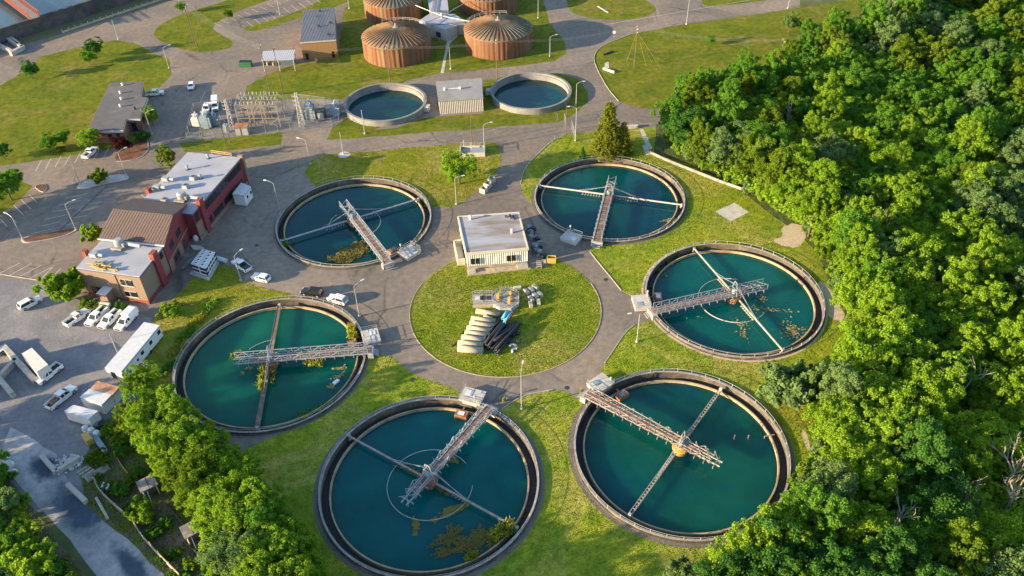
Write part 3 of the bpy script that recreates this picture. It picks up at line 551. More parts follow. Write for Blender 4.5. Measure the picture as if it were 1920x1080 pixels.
clump('reed_clump', [(497, 700, .7), (495, 715, .7), (492, 730, .5)], 480, 'reed', 'tall yellow reeds rooted on the arm of the left tank, below its bridge', 2.0)
clump('reed_clump', [(511, 700, .8), (512, 716, .5)], 300, 'algae', 'brown withered plants beside the yellow reeds on the left tank arm', 1.3)
clump('reed_clump', [(447, 668, .7), (437, 672, .4)], 200, 'reed', 'small green reed tuft at the far tip of the white bridge', 1.2)
clump('reed_clump', [(943, 1000, 1.2), (955, 992, 1.0), (930, 1010, .9)], 700, 'reed', 'pale green reeds beside the arm end in the lowest tank', 1.7)
clump('reed_clump', [(886, 1045, .9), (878, 1050, .6)], 260, 'reed', 'small pale green reed tuft at the bottom of the lowest tank', 1.2)
clump('reed_clump', [(538, 462, .8), (534, 456, .6)], 200, 'reed_green', 'dark green tuft at the left rim of the algae tank', 1.3)
clump('gutter_weeds', [(1245, 520, .5), (1232, 508, .6), (1255, 495, .6), (1270, 483, .5), (1240, 512, .5), (1290, 472, .4), (1330, 464, .5), (1360, 463, .6), (1375, 463, .4), (1400, 466, .5), (1450, 476, .5), (1222, 540, .4), (1345, 463, .4)], 900, 'reed_green', 'weeds sprouting in the gutter of the middle right tank', .7, -1.1, 'weeds')
clump('gutter_weeds', [(795, 380, .5), (800, 388, .5), (805, 398, .4)], 220, 'reed_green', 'weeds sprouting in the gutter right of the upper left tank arm', .7, -1.1, 'weeds')
clump('weed_patch', [(1096, 745, .9), (1092, 738, .6)], 260, 'reed', 'yellow green weeds at the foot of the rust stained bridge', .8, 0, 'weeds')
clump('weed_patch', [(1112, 745, .3), (946, 752, .4)], 80, 'reed', 'single yellow weed tuft on the road beside the lowest tank', .7, 0, 'weeds')
for i, (px, py) in enumerate(((398, 574), (372, 600), (350, 628), (333, 655), (318, 690))): clump('weed_patch', [(px, py, 1.3), (px-12, py+12, 1.0), (px+10, py-8, .9)], 420, 'reed' if i % 2 else 'reed_green', 'yellow green weeds on the left rim of the left tank, %s' % ('nearest the lawn bush', 'second after the bush', 'in the middle', 'second after the trees', 'nearest the tree row')[i], .9, 0, 'weeds', 'weeds along the rim of the left tank')
b = MB(); q = A(630, 716, WZ+.2); b.box(tuple(q), (1.3, .7, .35), .9); tag(b.build('float_block', 'white_paint'), 'white foam block floating in the left tank', 'float')
b = MB()
for (px, py), lb in (((1376, 824), 'thin post standing in open water of the tank by the wood'), ((1402, 824), 'thin post in the water, beside the bent rusty pipe')):
    q = A(px, py, WZ); tag(MB().bar(q, q+Vector((0, 0, 1.2)), .14).build('marker_post', 'wood_grey'), lb, 'post', 'thin posts in the water')
t = thing('broken_pipe', tuple(A(1435, 822, WZ)), 'short bent rusty pipe at the right rim of the tank by the wood', 'pipe'); q = A(1452, 815, -.3); q2 = A(1434, 818, -.2); MB().bar(q, q2, .16).bar(q2, q2+Vector((0, 0, -.9)), .14).build('bent_pipe', 'rust_pale', t)
# ================================================================ buildings
def V2(p): return (p[0], p[1])
def rib_mat(name, col, ang, period, dist, rough=.6, col2=None):
    m = M(name, col, rough, .1, .8, col2, .35, .5); mp = wave_bump(m, 'X', math.pi*2/period/20*1.0, dist, world=True); mp.inputs['Rotation'].default_value = (0, 0, -ang); return m
# --- white pump building in the middle
RZ = 4.7
cnr = [A(874, 475, RZ), A(990, 465, RZ), A(972, 398, RZ), A(859, 406, RZ)]
ang = math.atan2(cnr[1].y-cnr[0].y, cnr[1].x-cnr[0].x); rib_mat('ribbed_white', (.50, .50, .45), ang, .5, .12)
m = M('roof_white', (.31, .32, .355), .8, .15, .5, (.20, .165, .13), .45, .12, stretch=(.5, 2.2, 1)); M('trim_cream', (.50, .46, .37), .7, .08, 1)
t = thing('pump_building', tuple((cnr[0]+cnr[2])/2*Vector((1, 1, 0)) if False else ((cnr[0].x+cnr[2].x)/2, (cnr[0].y+cnr[2].y)/2, 0)), 'white ribbed flat roofed building at the top of the round lawn', 'building')
P = [V2(c) for c in cnr]; ctr = Vector((sum(p[0] for p in P)/4, sum(p[1] for p in P)/4))
def inset(P, k):
    c = Vector((sum(p[0] for p in P)/len(P), sum(p[1] for p in P)/len(P))); return [tuple(c+(Vector(p)-c)*(1+k)) for p in P]
MB().prism(inset(P, -.015), 0.9, RZ-.55).build('wall', 'ribbed_white', t)
MB().prism(inset(P, -.03), 0, 0.9).build('plinth', 'concrete_old', t)
r = MB(); r.prism(inset(P, -.03), RZ-.6, RZ-.12); rf = r.build('roof', 'roof_white', t)
pp = MB()
for i in range(4):
    a, b_ = Vector((*P[i], RZ-.25)), Vector((*P[(i+1) % 4], RZ-.25)); dd = (b_-a).normalized()*.16; pp.bar(a-dd*(1 if i % 2 else -1), b_+dd*(1 if i % 2 else -1), .34, .62)
pp.build('parapet', 'trim_cream', rf)
for u0 in (.9, 9.0):
    w = wallrect(MB(), P[0], P[1], u0, u0+2.1, 1.5, 3.0, .06).build('window', 'black_paint', t)
    f = MB(); wallrect(f, P[0], P[1], u0+1.0, u0+1.1, 1.45, 3.05, .12); wallrect(f, P[0], P[1], u0-.1, u0, 1.4, 3.1, .12); wallrect(f, P[0], P[1], u0+2.1, u0+2.2, 1.4, 3.1, .12); f.build('window_frame', 'trim_cream', w)
for px, py, hh in ((882, 412, .7), (960, 437, .6)):
    q = A(px, py, RZ-.2); v = MB(); v.lathe([(.28, RZ-.2), (.28, RZ+hh), (.4, RZ+hh), (.4, RZ+hh+.25), (0, RZ+hh+.35)], V2(q), 12, closed=False); v.build('roof_vent', 'white_metal', t)
q = A(955, 407, RZ); v = MB()
for i in range(5): v.box((q.x+RNG.uniform(-1.2, 1.2), q.y+RNG.uniform(-.8, .8), RZ+.15), (.5, .35, .5), i)
v.build('roof_junk', 'dark_metal', t)
a, b_ = Vector((*P[0], 0)), Vector((*P[1], 0)); d = (b_-a).normalized(); n = Vector((d.y, -d.x, 0))
q0 = a+n*.3+d*.3; st = MB(); st.prism([V2(a+n*.2), V2(b_+n*.2), V2(b_+n*1.7+d*.4), V2(a+n*2.3)], 0, .22); tag(st.build('concrete_apron', 'concrete_old'), 'low concrete apron along the front of the white pump building', 'slab')
for u, s in ((.2, 1.6), (11.2, 2.4)):
    x = MB(); x.prism([V2(a+n*.35+d*u), V2(a+n*.35+d*(u+s)), V2(a+n*1.6+d*(u+s)), V2(a+n*1.6+d*u)], .2, .75); x.build('entry_step', 'concrete', t)
a3 = Vector((*P[3], 0)); dl = (a-a3).normalized(); nl = Vector((dl.y, -dl.x, 0))
x = MB(); c4 = [a3+dl*5.2+nl*.15, a3+dl*12.5+nl*.15, a3+dl*12.5+nl*1.8, a3+dl*5.2+nl*1.8]; x.prism([V2(c) for c in c4], 0, .2)
for i in (1, 2, 3): x.bar(c4[i]+Vector((0, 0, .9)), c4[(i+1) % 4]+Vector((0, 0, .9)), .25, 1.8)
x.build('side_pit', 'trim_cream', t)
# --- far ribbed building between the small basins
RZ2 = 4.3; P = [V2(A(*q, RZ2)) for q in ((822, 190), (906, 184), (903, 146), (817, 153))]; rib_mat('ribbed_grey', (.29, .28, .26), math.radians(7), .52, .16); M('roof_grey', (.25, .245, .235), .85, .12, .5, (.20, .195, .19), .4, .1)
t = thing('ribbed_building', (sum(p[0] for p in P)/4, sum(p[1] for p in P)/4, 0), 'grey ribbed flat roofed building standing between the two small basins', 'building')
MB().prism(inset(P, -.02), 0, RZ2-.25).build('wall', 'ribbed_grey', t); rf = MB().prism(P, RZ2-.25, RZ2).build('roof', 'roof_grey', t)
v = MB(); q0, q1 = A(833, 167, RZ2+.3), A(862, 165, RZ2+.3); v.bar(q0, q1, .25); v.box(tuple(q0), (.6, .6, .9)); v.box(tuple(q1), (.6, .6, .9)); v.build('roof_pipe', 'white_metal', rf)
# --- red and tan office block: near wing, gabled wing, far wing
M('tan_brick', (.20, .145, .105), .9, .1, 2.5); M('red_brick', (.22, .062, .04), .9, .15, 2.5); M('red_panel', (.19, .035, .042), .75, .1, 1.0); M('roof_blue', (.33, .34, .375), .8, .14, .4, (.25, .26, .29), .4, .2); M('metal_edge', (.10, .10, .11), .6, .1, 1)
m = M('brown_tile', (.115, .082, .07), .8, .12, .6); mp = wave_bump(m, 'X', math.pi*2/.7/20, .05, world=True); mp.inputs['Rotation'].default_value = (0, 0, math.radians(13))
ZN = 7.65; n0, n1, n2, n3 = [A(*q, ZN) for q in ((142.5, 502), (261, 519), (305, 463), (190, 450))]
f0, f1, f2, f3 = [A(*q, ZN) for q in ((255, 388), (360, 401), (452, 295), (352, 285))]
e0 = n3; e1 = n2; wdir = (n1-n0).normalized()
t = thing('office_building', ((n0.x+f2.x)/2, (n0.y+f2.y)/2, 0), 'long tan and red building with a brown gabled middle and flat white roofs', 'building')
PN = [V2(n0), V2(n1), V2(n2), V2(n3)]; PF_ = [V2(f0), V2(f1), V2(f2), V2(f3)]
MB().prism(inset(PN, -.01), .75, ZN-.35).build('wall', 'tan_brick', t); MB().prism(inset(PN, .004), -.1, .78).build('plinth', 'red_brick', t)
rn = MB().prism(PN, ZN-.4, ZN).build('roof', 'roof_blue', t); MB().prism(inset(PN, .012), ZN-.42, ZN-.14).build('roof_edge', 'metal_edge', rn)
MB().prism(inset(PF_, -.012), 0, ZN-.35).build('wall', 'red_panel', t)
rf = MB().prism(PF_, ZN-.4, ZN).build('roof', 'roof_blue', t); MB().prism(inset(PF_, .012), ZN-.42, ZN-.14).build('roof_edge', 'metal_edge', rf)
MB().prism([V2(p) for p in (f1+wdir*.05, f2+wdir*.05, f2+wdir*.3, f1+wdir*.3)], 0, .9).build('wall_base', 'tan_brick', t)
# gabled wing
RG = 10.7; r0, r1 = A(211, 391, RG), A(324, 403, RG)
g0, g1 = e0+Vector((-.5, -.15, .55)), e1+Vector((.55, -.15, .55)); h0, h1 = Vector((r0.x, r0.y, RG)), Vector((r1.x, r1.y, RG))
run = h0-g0; back0 = Vector((h0.x+run.x, h0.y+run.y, g0.z)); back1 = Vector((h1.x+(h1-g1).x, h1.y+(h1-g1).y, g1.z))
k_ = MB(); th = Vector((0, 0, -.35))
for (a, b_, c, d) in ((g0, g1, h1, h0), (h0, h1, back1, back0)): k_.add([a, b_, c, d, a+th, b_+th, c+th, d+th], [(0, 1, 2, 3), (7, 6, 5, 4), (0, 4, 5, 1), (1, 5, 6, 2), (2, 6, 7, 3), (3, 7, 4, 0)])
gr = k_.build('roof', 'brown_tile', t)
MB().bar(g0+Vector((0, -.1, -.1)), g1+Vector((0, -.1, -.1)), .25).build('gutter', 'white_metal', gr)
ins = Vector((.45*wdir.x, .45*wdir.y, 0))
for (a, b_, c, sgn) in ((g0, h0, back0, 1), (g1, h1, back1, -1)):
    gm = MB(); a, b_, c = a+ins*sgn-Vector((0, 0, .3)), b_+ins*sgn-Vector((0, 0, .3)), c+ins*sgn-Vector((0, 0, .3)); w = wdir*(.3*sgn)
    gm.add([(a.x, a.y, 0), a, b_, c, (c.x, c.y, 0), (a.x+w.x, a.y+w.y, 0), a+w, b_+w, c+w, (c.x+w.x, c.y+w.y, 0)], [(0, 1, 2, 3, 4), (9, 8, 7, 6, 5), (0, 5, 6, 1), (4, 3, 8, 9)]); gm.build('gable_wall', 'red_panel', t)
G0 = V2(g1-ins-Vector((0, .0, 0))); G1 = V2(back1-ins); gl = (Vector(G1)-Vector(G0)).length
for i, (u0, u1, z0, z1) in enumerate(((2.6, 5.0, 4.6, 6.3), (7.2, 9.6, 4.6, 6.3), (3.0, 6.0, 1.0, 2.4))):
    w = wallrect(MB(), G0, G1, u0, u1, z0, z1, .05).build('window', 'glass', t); f = MB(); wallrect(f, G0, G1, (u0+u1)/2-.05, (u0+u1)/2+.05, z0, z1, .1); wallrect(f, G0, G1, u0, u1, z0-.12, z0, .1); f.build('window_frame', 'metal_edge', w)
x = MB(); wallrect(x, G0, G1, .2, gl-1, 3.1, 3.5, .12, .2); wallrect(x, G0, G1, 6.3, 8.2, 0, 3.0, .03); wallrect(x, G0, G1, .1, 2.4, 0, 3.0, .03); x.build('wall_band', 'tan_brick', t)
wallrect(MB(), G0, G1, 9.0, 10.2, .0, 2.5, .06).build('door', 'dark_metal', t)
# side annex of the gabled wing
q = A(203, 402, 5.5); an = math.atan2(wdir.y, wdir.x); c0 = n3+Vector((-.6, 4.5, 0)); MB().box((c0.x, c0.y, 3.0), (1.6, 6.0, 6.0), an).build('annex', 'red_brick', t); MB().box((c0.x-.1, c0.y, 6.1), (2.0, 6.4, .2), an, ('Y', -.15)).build('annex_roof', 'brown_tile', t)
# windows of the near wing
for u0, u1, z0, z1 in ((9.9, 12.8, 4.6, 6.2), (9.9, 12.8, 1.5, 2.9)):
    w = wallrect(MB(), PN[0], PN[1], u0, u1, z0, z1, .02).build('window', 'glass', t); f = MB(); wallrect(f, PN[0], PN[1], u0-.15, u1+.15, z0-.2, z0, .1); wallrect(f, PN[0], PN[1], u0+1.2, u0+1.3, z0, z1, .06); wallrect(f, PN[0], PN[1], u0, u1, z1, z1+.1, .08); f.build('window_frame', 'concrete_light', w)
x = MB(); wallrect(x, PN[0], PN[1], 8.9, 9.1, .8, ZN-.45, .08); x.build('downpipe', 'wood_pole', t)
x = MB(); wallrect(x, PN[0], PN[1], 1.6, 4.6, .9, 2.8, .03); x.build('window', 'glass', t)
dn = Vector((wdir.y, -wdir.x, 0)); q = n0+wdir*6.0+dn*1.1; x = MB(); x.box((q.x, q.y, 1.6), (1.8, 2.2, 3.2), an); x.build('porch', 'tan_brick', t); MB().box((q.x, q.y, 3.27), (2.3, 2.7, .16), an).build('porch_roof', 'white_metal', t)
x = MB(); q = n0+wdir*6.4+dn*2.9
for i in range(4): x.box((q.x+dn.x*i*.35, q.y+dn.y*i*.35, .7-.18*i), (2.4, .5, 1.2-.3*i), an)
x.build('porch_steps', 'stone', t)
sd = (n2-n1).normalized(); x = MB(); q = n1+sd*6.6+wdir*.1; x.box((q.x, q.y, 4.5), (1.0, 1.7, 9.0), an); x.build('pilaster', 'red_panel', t); x = MB(); x.box((q.x, q.y, 8.75), (1.06, 1.76, 1.0), an); x.build('chimney_top', 'red_brick', t)
x = MB(); q = n0+sd*4.6-wdir*.3; x.box((q.x, q.y, 4.4), (.9, 1.2, 8.8), an); x.build('pilaster', 'red_brick', t)
wallrect(MB(), PN[1], PN[2], 8.5, 9.6, 5.6, 7.0, .05).build('window', 'glass', t); x = MB(); wallrect(x, PN[1], PN[2], -.1, 10.3, -.1, 1.0, .06, .2); x.build('wall_base', 'red_panel', t)
# far wing details
fd = (f2-f1).normalized(); fl = (f2-f1).length
x = MB(); q = f1+fd*3.9+wdir*.1; x.box((q.x, q.y, 4.5), (1.0, 1.6, 9.0), an); x.build('pilaster', 'red_panel', t); x = MB(); x.box((q.x, q.y, 8.8), (1.06, 1.66, .9), an); x.build('chimney_top', 'red_brick', t)
x = MB(); q = f0+fd*6.3-wdir*.3; x.box((q.x, q.y, 4.4), (.9, 1.2, 8.8), an); x.build('pilaster', 'red_brick', t)
x = MB(); q = f2-wdir*.2+fd*.2; x.box((q.x, q.y, 4.1), (1.4, .8, 8.2), an); x.build('corner_pier', 'tan_brick', t)
for i in range(11):
    u = 5.6+i*1.72; w = wallrect(MB(), PF_[1], PF_[2], u, u+1.45, 5.0, 6.8, .03).build('window', 'glass', t)
for u0, u1 in ((5.8, 7.0), (8.0, 12.5), (13.5, 18.0), (19.5, 23.5)): wallrect(MB(), PF_[1], PF_[2], u0, u1, 1.2, 2.6, .03).build('window', 'glass', t)
wallrect(MB(), PF_[1], PF_[2], .6, 2.2, 4.9, 6.9, .03).build('window', 'glass', t)
x = MB(); wallrect(x, PF_[1], PF_[2], .2, 2.9, 0, 4.4, .03); x.build('wall_band', 'tan_brick', t)
# roof plant (things standing on the roof)
def roof_unit(px, py, z, label, kind, rz=an):
    q = A(px, py, z); t = thing('roof_unit', tuple(q), label, 'roof unit', 'air handling units on the office roofs'); x = MB()
    if kind == 'duct':
        x.box((q.x, q.y, z+.75), (1.6, 1.2, .9), rz); x.build('casing', 'galv', t); l = MB()
        for i in (-1, 1):
            for j in (-1, 1): l.box((q.x+i*.6, q.y+j*.45, z+.15), (.12, .12, .3), rz)
        l.build('stand', 'yellow', t); y = MB(); y.tube([(q.x, q.y, z+.8), (q.x+2.2*wdir.x, q.y+2.2*wdir.y, z+.8)], .35, 10); y.build('duct', 'galv', t)
    elif kind == 'big':
        x.lathe([(0, z+.5), (1.1, z+.5), (1.1, z+1.7), (.7, z+2.0), (0, z+2.0)], V2(q), 16, closed=False); x.build('drum', 'galv', t); y = MB(); y.box((q.x-.3, q.y-1.2, z+.35), (2.6, .9, .5), rz).box((q.x+1.3, q.y-.5, z+.7), (.5, 1.2, 1.4), rz); y.build('stand', 'rust_pale', t)
        v = MB(); v.tube([(q.x+.9, q.y, z+.9), (q.x+wdir.x*5.2, q.y+wdir.y*5.2, z+.9)], .42, 10); v.build('duct', 'galv', t)
    elif kind == 'box': x.box((q.x, q.y, z+.45), (1.3, 1.3, .9), rz); x.build('casing', 'galv', t); MB().box((q.x, q.y, z+.93), (.7, .7, .08), rz).build('fan_grille', 'dark_metal', t)
    else: x.lathe([(.25, z), (.25, z+.9), (.4, z+.95), (.4, z+1.15), (0, z+1.3)], V2(q), 12, closed=False); x.build('stack', 'galv', t); MB().lathe([(0, z), (.5, z), (.5, z+.12), (0, z+.12)], V2(q), 12, closed=False).build('base', 'dark_metal', t)
roof_unit(226, 462, ZN, 'large drum unit with long white duct, near roof', 'big'); roof_unit(178, 482, ZN, 'small unit with duct at the left edge, near roof', 'duct')
roof_unit(343, 374, ZN, 'large drum unit with duct to the brick pier, far roof', 'big'); roof_unit(310, 378, ZN, 'square white box with dark grille, far roof by the gable', 'box'); roof_unit(296, 355, ZN, 'ducted unit at the left edge of the far roof', 'duct'); roof_unit(312, 340, ZN, 'small ducted unit above the left edge, far roof', 'duct')
roof_unit(349, 352, ZN, 'white box unit in the middle of the far roof', 'box'); roof_unit(363, 336, ZN, 'white box beside the tall stack, far roof', 'box'); roof_unit(377, 335, ZN, 'dark topped stack in the middle of the far roof', 'stack'); roof_unit(352, 318, ZN, 'lone thin stack on the upper far roof', 'stack'); roof_unit(391, 297, ZN, 'dark capped stack at the far end of the roof', 'stack')
x = MB()
for i, (px, py) in enumerate(((172, 497), (186, 497), (200, 501), (212, 508), (190, 507), (178, 503))):
    q = A(px, py, ZN); x.box((q.x, q.y, ZN+.4), (2.4, .18, .18), an); x.box((q.x+.6, q.y+.3, ZN+.25), (.2, 1.2, .5), an)
tag(x.build('roof_rails', 'yellow'), 'yellow framework and timber left on the near office roof', 'framework')
x = MB(); q0, q1 = A(397, 288, ZN), A(435, 294, ZN)
for z in (.5, 1.0): x.bar(q0+Vector((0, 0, z)), q1+Vector((0, 0, z)), .1)
for i in range(4): q = q0.lerp(q1, i/3); x.bar(q, q+Vector((0, 0, 1)), .1)
tag(x.build('roof_guard', 'yellow'), 'yellow guard rail at the far end of the office roof', 'guard rail')
# --- brick office
M('brown_brick', (.17, .10, .07), .9, .15, 2); M('roof_dark', (.105, .098, .10), .9, .12, .5, (.14, .13, .13), .4, .12); M('fascia', (.36, .35, .34), .7, .05, 1)
ZB = 4.4; B = [A(*q, ZB) for q in ((162, 246), (230, 244), (236, 223), (262, 222), (277, 182), (264, 182), (268, 152), (207, 154))]; PB = [V2(q) for q in B]
t = thing('brick_office', (sum(p[0] for p in PB)/8, sum(p[1] for p in PB)/8, 0), 'low brick office with dark stepped roof and pale fascia, upper left', 'building')
MB().prism(inset(PB, -.06), 0, ZB-.7).build('wall', 'brown_brick', t); rf = MB().prism(inset(PB, -.015), ZB-.3, ZB).build('roof', 'roof_dark', t); MB().prism(PB, ZB-.75, ZB-.12).build('fascia', 'fascia', rf)
PI = inset(PB, -.06)
for u in (4.6, 6.9): wallrect(MB(), PI[0], PI[1], u, u+1.1, .9, 3.0, .04).build('window', 'glass', t)
wallrect(MB(), PI[2], PI[3], .8, 2.2, .2, 2.8, .04).build('door', 'glass', t)
for u in (2.5, 6.5): wallrect(MB(), PI[3], PI[4], u, u+1.1, .9, 3.0, .04).build('window', 'glass', t)
for px, py in ((230, 160), (228, 187), (226, 200), (253, 205), (226, 175)):
    q = A(px, py, ZB); x = MB(); x.lathe([(.3, ZB), (.3, ZB+.6), (.45, ZB+.65), (0, ZB+.9)], V2(q), 10, closed=False); x.build('roof_vent', 'white_metal' if py < 202 else 'dark_metal', rf)
# --- tan brick block and the metal canopy, far lawn
M('tan_far', (.26, .145, .06), .9, .12, 2); ZT = 6.2; PT = [V2(A(*q, ZT)) for q in ((562, 79), (630, 74), (627, 14), (569, 19))]
t = thing('tan_building', (sum(p[0] for p in PT)/4, sum(p[1] for p in PT)/4, 0), 'tan brick building with dark blue ribbed roof, beside the metal canopy', 'building'); m = M('roof_slate', (.10, .11, .13), .7, .1, .5); mp = wave_bump(m, 'X', math.pi*2/1.0/20, .03, world=True)
MB().prism(inset(PT, -.02), 0, ZT-.5).build('wall', 'tan_far', t); rf = MB().prism(inset(PT, -.01), ZT-.2, ZT).build('roof', 'roof_slate', t); MB().prism(PT, ZT-.55, ZT-.1).build('fascia', 'fascia', rf)
for u in (1.0, 9.6): wallrect(MB(), PT[0], PT[1], u, u+.9, .1, 2.2, .1).build('door', 'black_paint', t)
for px, py in ((600, 22), (598, 50), (617, 66), (620, 44)): q = A(px, py, ZT); MB().box((q.x, q.y, ZT+.35), (.8, .5, .7)).build('roof_vent', 'dark_metal', rf)
m = M('roof_ribbed_pale', (.36, .37, .40), .5, .08, 1); wave_bump(m, 'X', math.pi*2/.7/20, .05, world=True)
cp = [A(*q, 4.0) for q in ((490, 113), (551, 111), (553, 93), (493, 96))]; t = thing('canopy', ((cp[0].x+cp[2].x)/2, (cp[0].y+cp[2].y)/2, 0), 'open sided shelter with pale ribbed metal roof, beside the tan building', 'shelter')
MB().prism([V2(c) for c in cp], 3.85, 4.05).build('roof', 'roof_ribbed_pale', t)
for i in range(4):
    for f in ((0, .5) if i in (0, 2) else (0,)): q = cp[i].lerp(cp[(i+1) % 4], f).lerp((cp[0]+cp[2])/2, .06); MB().bar((q.x, q.y, 0), (q.x, q.y, 3.9), .2).build('post', 'rail', t)
q = A(541, 120); tag(MB().prism([V2(A(*p)) for p in ((527, 124), (551, 121), (549, 112), (528, 115))], 0, 1.6).build('storage_tank', 'blue_grey'), 'blue grey box tank under the open shelter', 'tank'); COL.objects[-1] if False else None
rb_ = random.Random(3)
for i in range(5):
    q = A(497+5.5*i, 122+rb_.uniform(-2, 2)); x = MB(); x.lathe([(0, 0), (.45, 0), (.48, .5), (.45, 1.1), (0, 1.1)], V2(q), 10, closed=False); tag(x.build('drum', 'wood_grey' if i % 2 else 'dark_metal'), 'drum stored at the open front of the ribbed shelter', 'drum', 'drums in front of the shelter')
for px, lb in ((456, 'green skip nearer the car park, left of the pair'), (467, 'green skip nearer the ribbed shelter')):
    q = A(px, 124); t = thing('skip_bin', (q.x, q.y, 0), lb, 'skip', 'pair of green skips'); MB().prism([V2(q+Vector(v)) for v in ((-1, -1, 0), (1, -1, 0), (1, 1, 0), (-1, 1, 0))], .15, 1.5).build('bin', 'green_bin', t); MB().box((q.x, q.y+.3, 1.55), (1.9, 1.3, .08), 0, ('X', .15)).build('lid', 'black_paint', t)
# --- digesters
m = M('rust_tank', (.14, .056, .024), .8, .22, .5, (.165, .095, .05), .5, .25, stretch=(2.2, 2.2, .12)); m2 = M('rust_roof', (.15, .085, .045), .8, .25, .5, (.12, .13, .10), .45, .06)
DG = {}
for i, (px, py, lb) in enumerate(((741, 127, 'rusty domed digester nearest the left small basin'), (935, 113, 'rusty domed digester beside the road, nearest the right small basin'), (735, 48, 'rusty domed digester at the top edge, left of the control building'), (915, 36, 'rusty domed digester at the top edge, right of the control building'))):
    q = A(px, py); R = 11.3 if i < 2 else 10.6; c = (q.x, q.y+R); DG[i] = c; t = thing('digester_tank', (*c, 0), lb, 'digester', 'rusty domed digesters'); HD = 6.3
    pr = [(R+(.05 if j % 2 else 0), z) for j, z in enumerate((0, .1))]; w = MB(); n = 180
    P = []
    for a in range(n):
        rr = R+(.10 if (a//2) % 2 else 0); th = 2*math.pi*a/n; P += [(c[0]+rr*math.cos(th), c[1]+rr*math.sin(th), 0), (c[0]+rr*math.cos(th), c[1]+rr*math.sin(th), HD)]
    w.add(P, [(2*a, 2*((a+1) % n), 2*((a+1) % n)+1, 2*a+1) for a in range(n)]); w.build('wall', 'rust_tank', t)
    rf = MB().lathe([(R+.15, HD-.25), (R+.2, HD+.05), (R*.8, HD+.85), (R*.55, HD+1.6), (R*.3, HD+2.2), (.6, HD+2.55), (0, HD+2.6)], c, 72, closed=False).build('roof', 'rust_roof', t, True)
    rb2 = MB()
    for j in range(44):
        th = 2*math.pi*j/44; u = Vector((math.cos(th), math.sin(th), 0)); pts = [Vector((c[0], c[1], z))+u*r_ for r_, z in ((R+.1, HD+.12), (R*.8, HD+.95), (R*.55, HD+1.7), (R*.3, HD+2.3), (1.0, HD+2.6))]
        for a_, b_ in zip(pts, pts[1:]): rb2.bar(a_, b_, .14, .24)
    rb2.build('roof_ribs', 'rust_roof', t)
    hb = MB(); hb.lathe([(0, HD+2.5), (.9, HD+2.5), (.9, HD+2.8), (.25, HD+2.9), (.25, HD+3.9), (0, HD+3.9)], c, 12, closed=False); hb.build('vent_hub', 'rust_pale', t)
    ra = MB(); th0 = 1.2 if i % 2 == 0 else 1.9
    for z in (.6, 1.1): ra.lathe([(R-.2, HD+.3+z), (R-.1, HD+.3+z), (R-.1, HD+.38+z), (R-.2, HD+.38+z)], c, 24, th0-.6, th0+.9)
    for j in range(8): th = th0-.6+1.5*j/7; ra.bar((c[0]+(R-.15)*math.cos(th), c[1]+(R-.15)*math.sin(th), HD), (c[0]+(R-.15)*math.cos(th), c[1]+(R-.15)*math.sin(th), HD+1.45), .09)
    ra.build('railing', 'rail', t)
# control building between them
M('white_wall', (.38, .38, .37), .8, .1, 1); q = A(830, 74)
t = thing('control_building', (q.x, q.y+4, 0), 'stepped white control building between the four digesters', 'building')
for nm, pts, z in (('front_block', ((806, 46), (836, 55), (857, 48), (828, 40)), 4.2), ('middle_block', ((785, 39), (806, 46), (874, 40), (852, 26), (803, 27)), 4.6), ('rear_block', ((805, 20), (841, 18), (838, -8), (802, -6)), 5.5)):
    Pq = [V2(A(*p, z)) for p in pts]; MB().prism(inset(Pq, -.03), 0, z-.2).build(nm, 'white_wall', t); MB().prism(Pq, z-.25, z).build('roof', 'roof_blue', t)
x = MB(); Pq = [V2(A(*p, 4.2)) for p in ((806, 46), (836, 55))]; wallrect(x, Pq[0], Pq[1], 2.6, 4.6, .6, 2.4, .12); x.build('door', 'dark_metal', t)
hub = A(829, 30, 5.2); x = MB(); x.lathe([(0, 4.6), (.5, 4.6), (.5, 6.2), (0, 6.4)], V2(hub), 12, closed=False)
for i in range(4): e = Vector((*DG[i], 6.6)); dd = (hub-e).normalized(); e2 = e+dd*(11.0); x.tube([hub, e2], .13, 8)
for i in range(3): x.tube([A(808+5*i, 22, 5.7), A(812+5*i, -5, 5.7)], .1, 6)
tag(x.build('gas_pipes', 'galv'), 'white pipes fanning from a hub on the control roof to the digesters', 'pipes')
# --- settling basins, top left corner
M('dark_wall', (.085, .08, .075), .9, .25, .6, (.05, .05, .05), .5, .2); water_mat('water_basin', (.035, .07, .09), (.05, .09, .11))
ZS = 5.0; s0, s1 = A(4, 53, ZS), A(330, -50, ZS); dv = (s1-s0).normalized(); nv = Vector((-dv.y, dv.x, 0)); s0 = s0-dv*60; s1 = s1+dv*60
t = thing('settling_basin', tuple(A(60, 62)), 'dark walled settling basin in the top left corner', 'basin')
MB().prism([V2(p) for p in (s0, s1, s1+nv*1.0, s0+nv*1.0)], 0, ZS).build('wall', 'dark_wall', t)
struct(MB().prism([V2(p) for p in (s0+nv*1.0, s1+nv*1.0, s1+nv*90, s0+nv*90)], 0, ZS-.8).build('water', 'water_basin'), 'grey blue water in the settling basin at the top left', 'water')
b0, b1 = A(66, 34, ZS+.8), A(12, -6, ZS+.8); dB = (b1-b0).normalized(); nB = Vector((-dB.y, dB.x, 0)); t = thing('scraper_bridge', tuple(b0), 'red truss bridge across the settling basin at the top left', 'bridge')
M('red_truss', (.24, .07, .05), .8, .2, 1.5)
MB().bar(b0, b1+dB*20, 3.2, .25).build('deck', 'rust_pale', t)
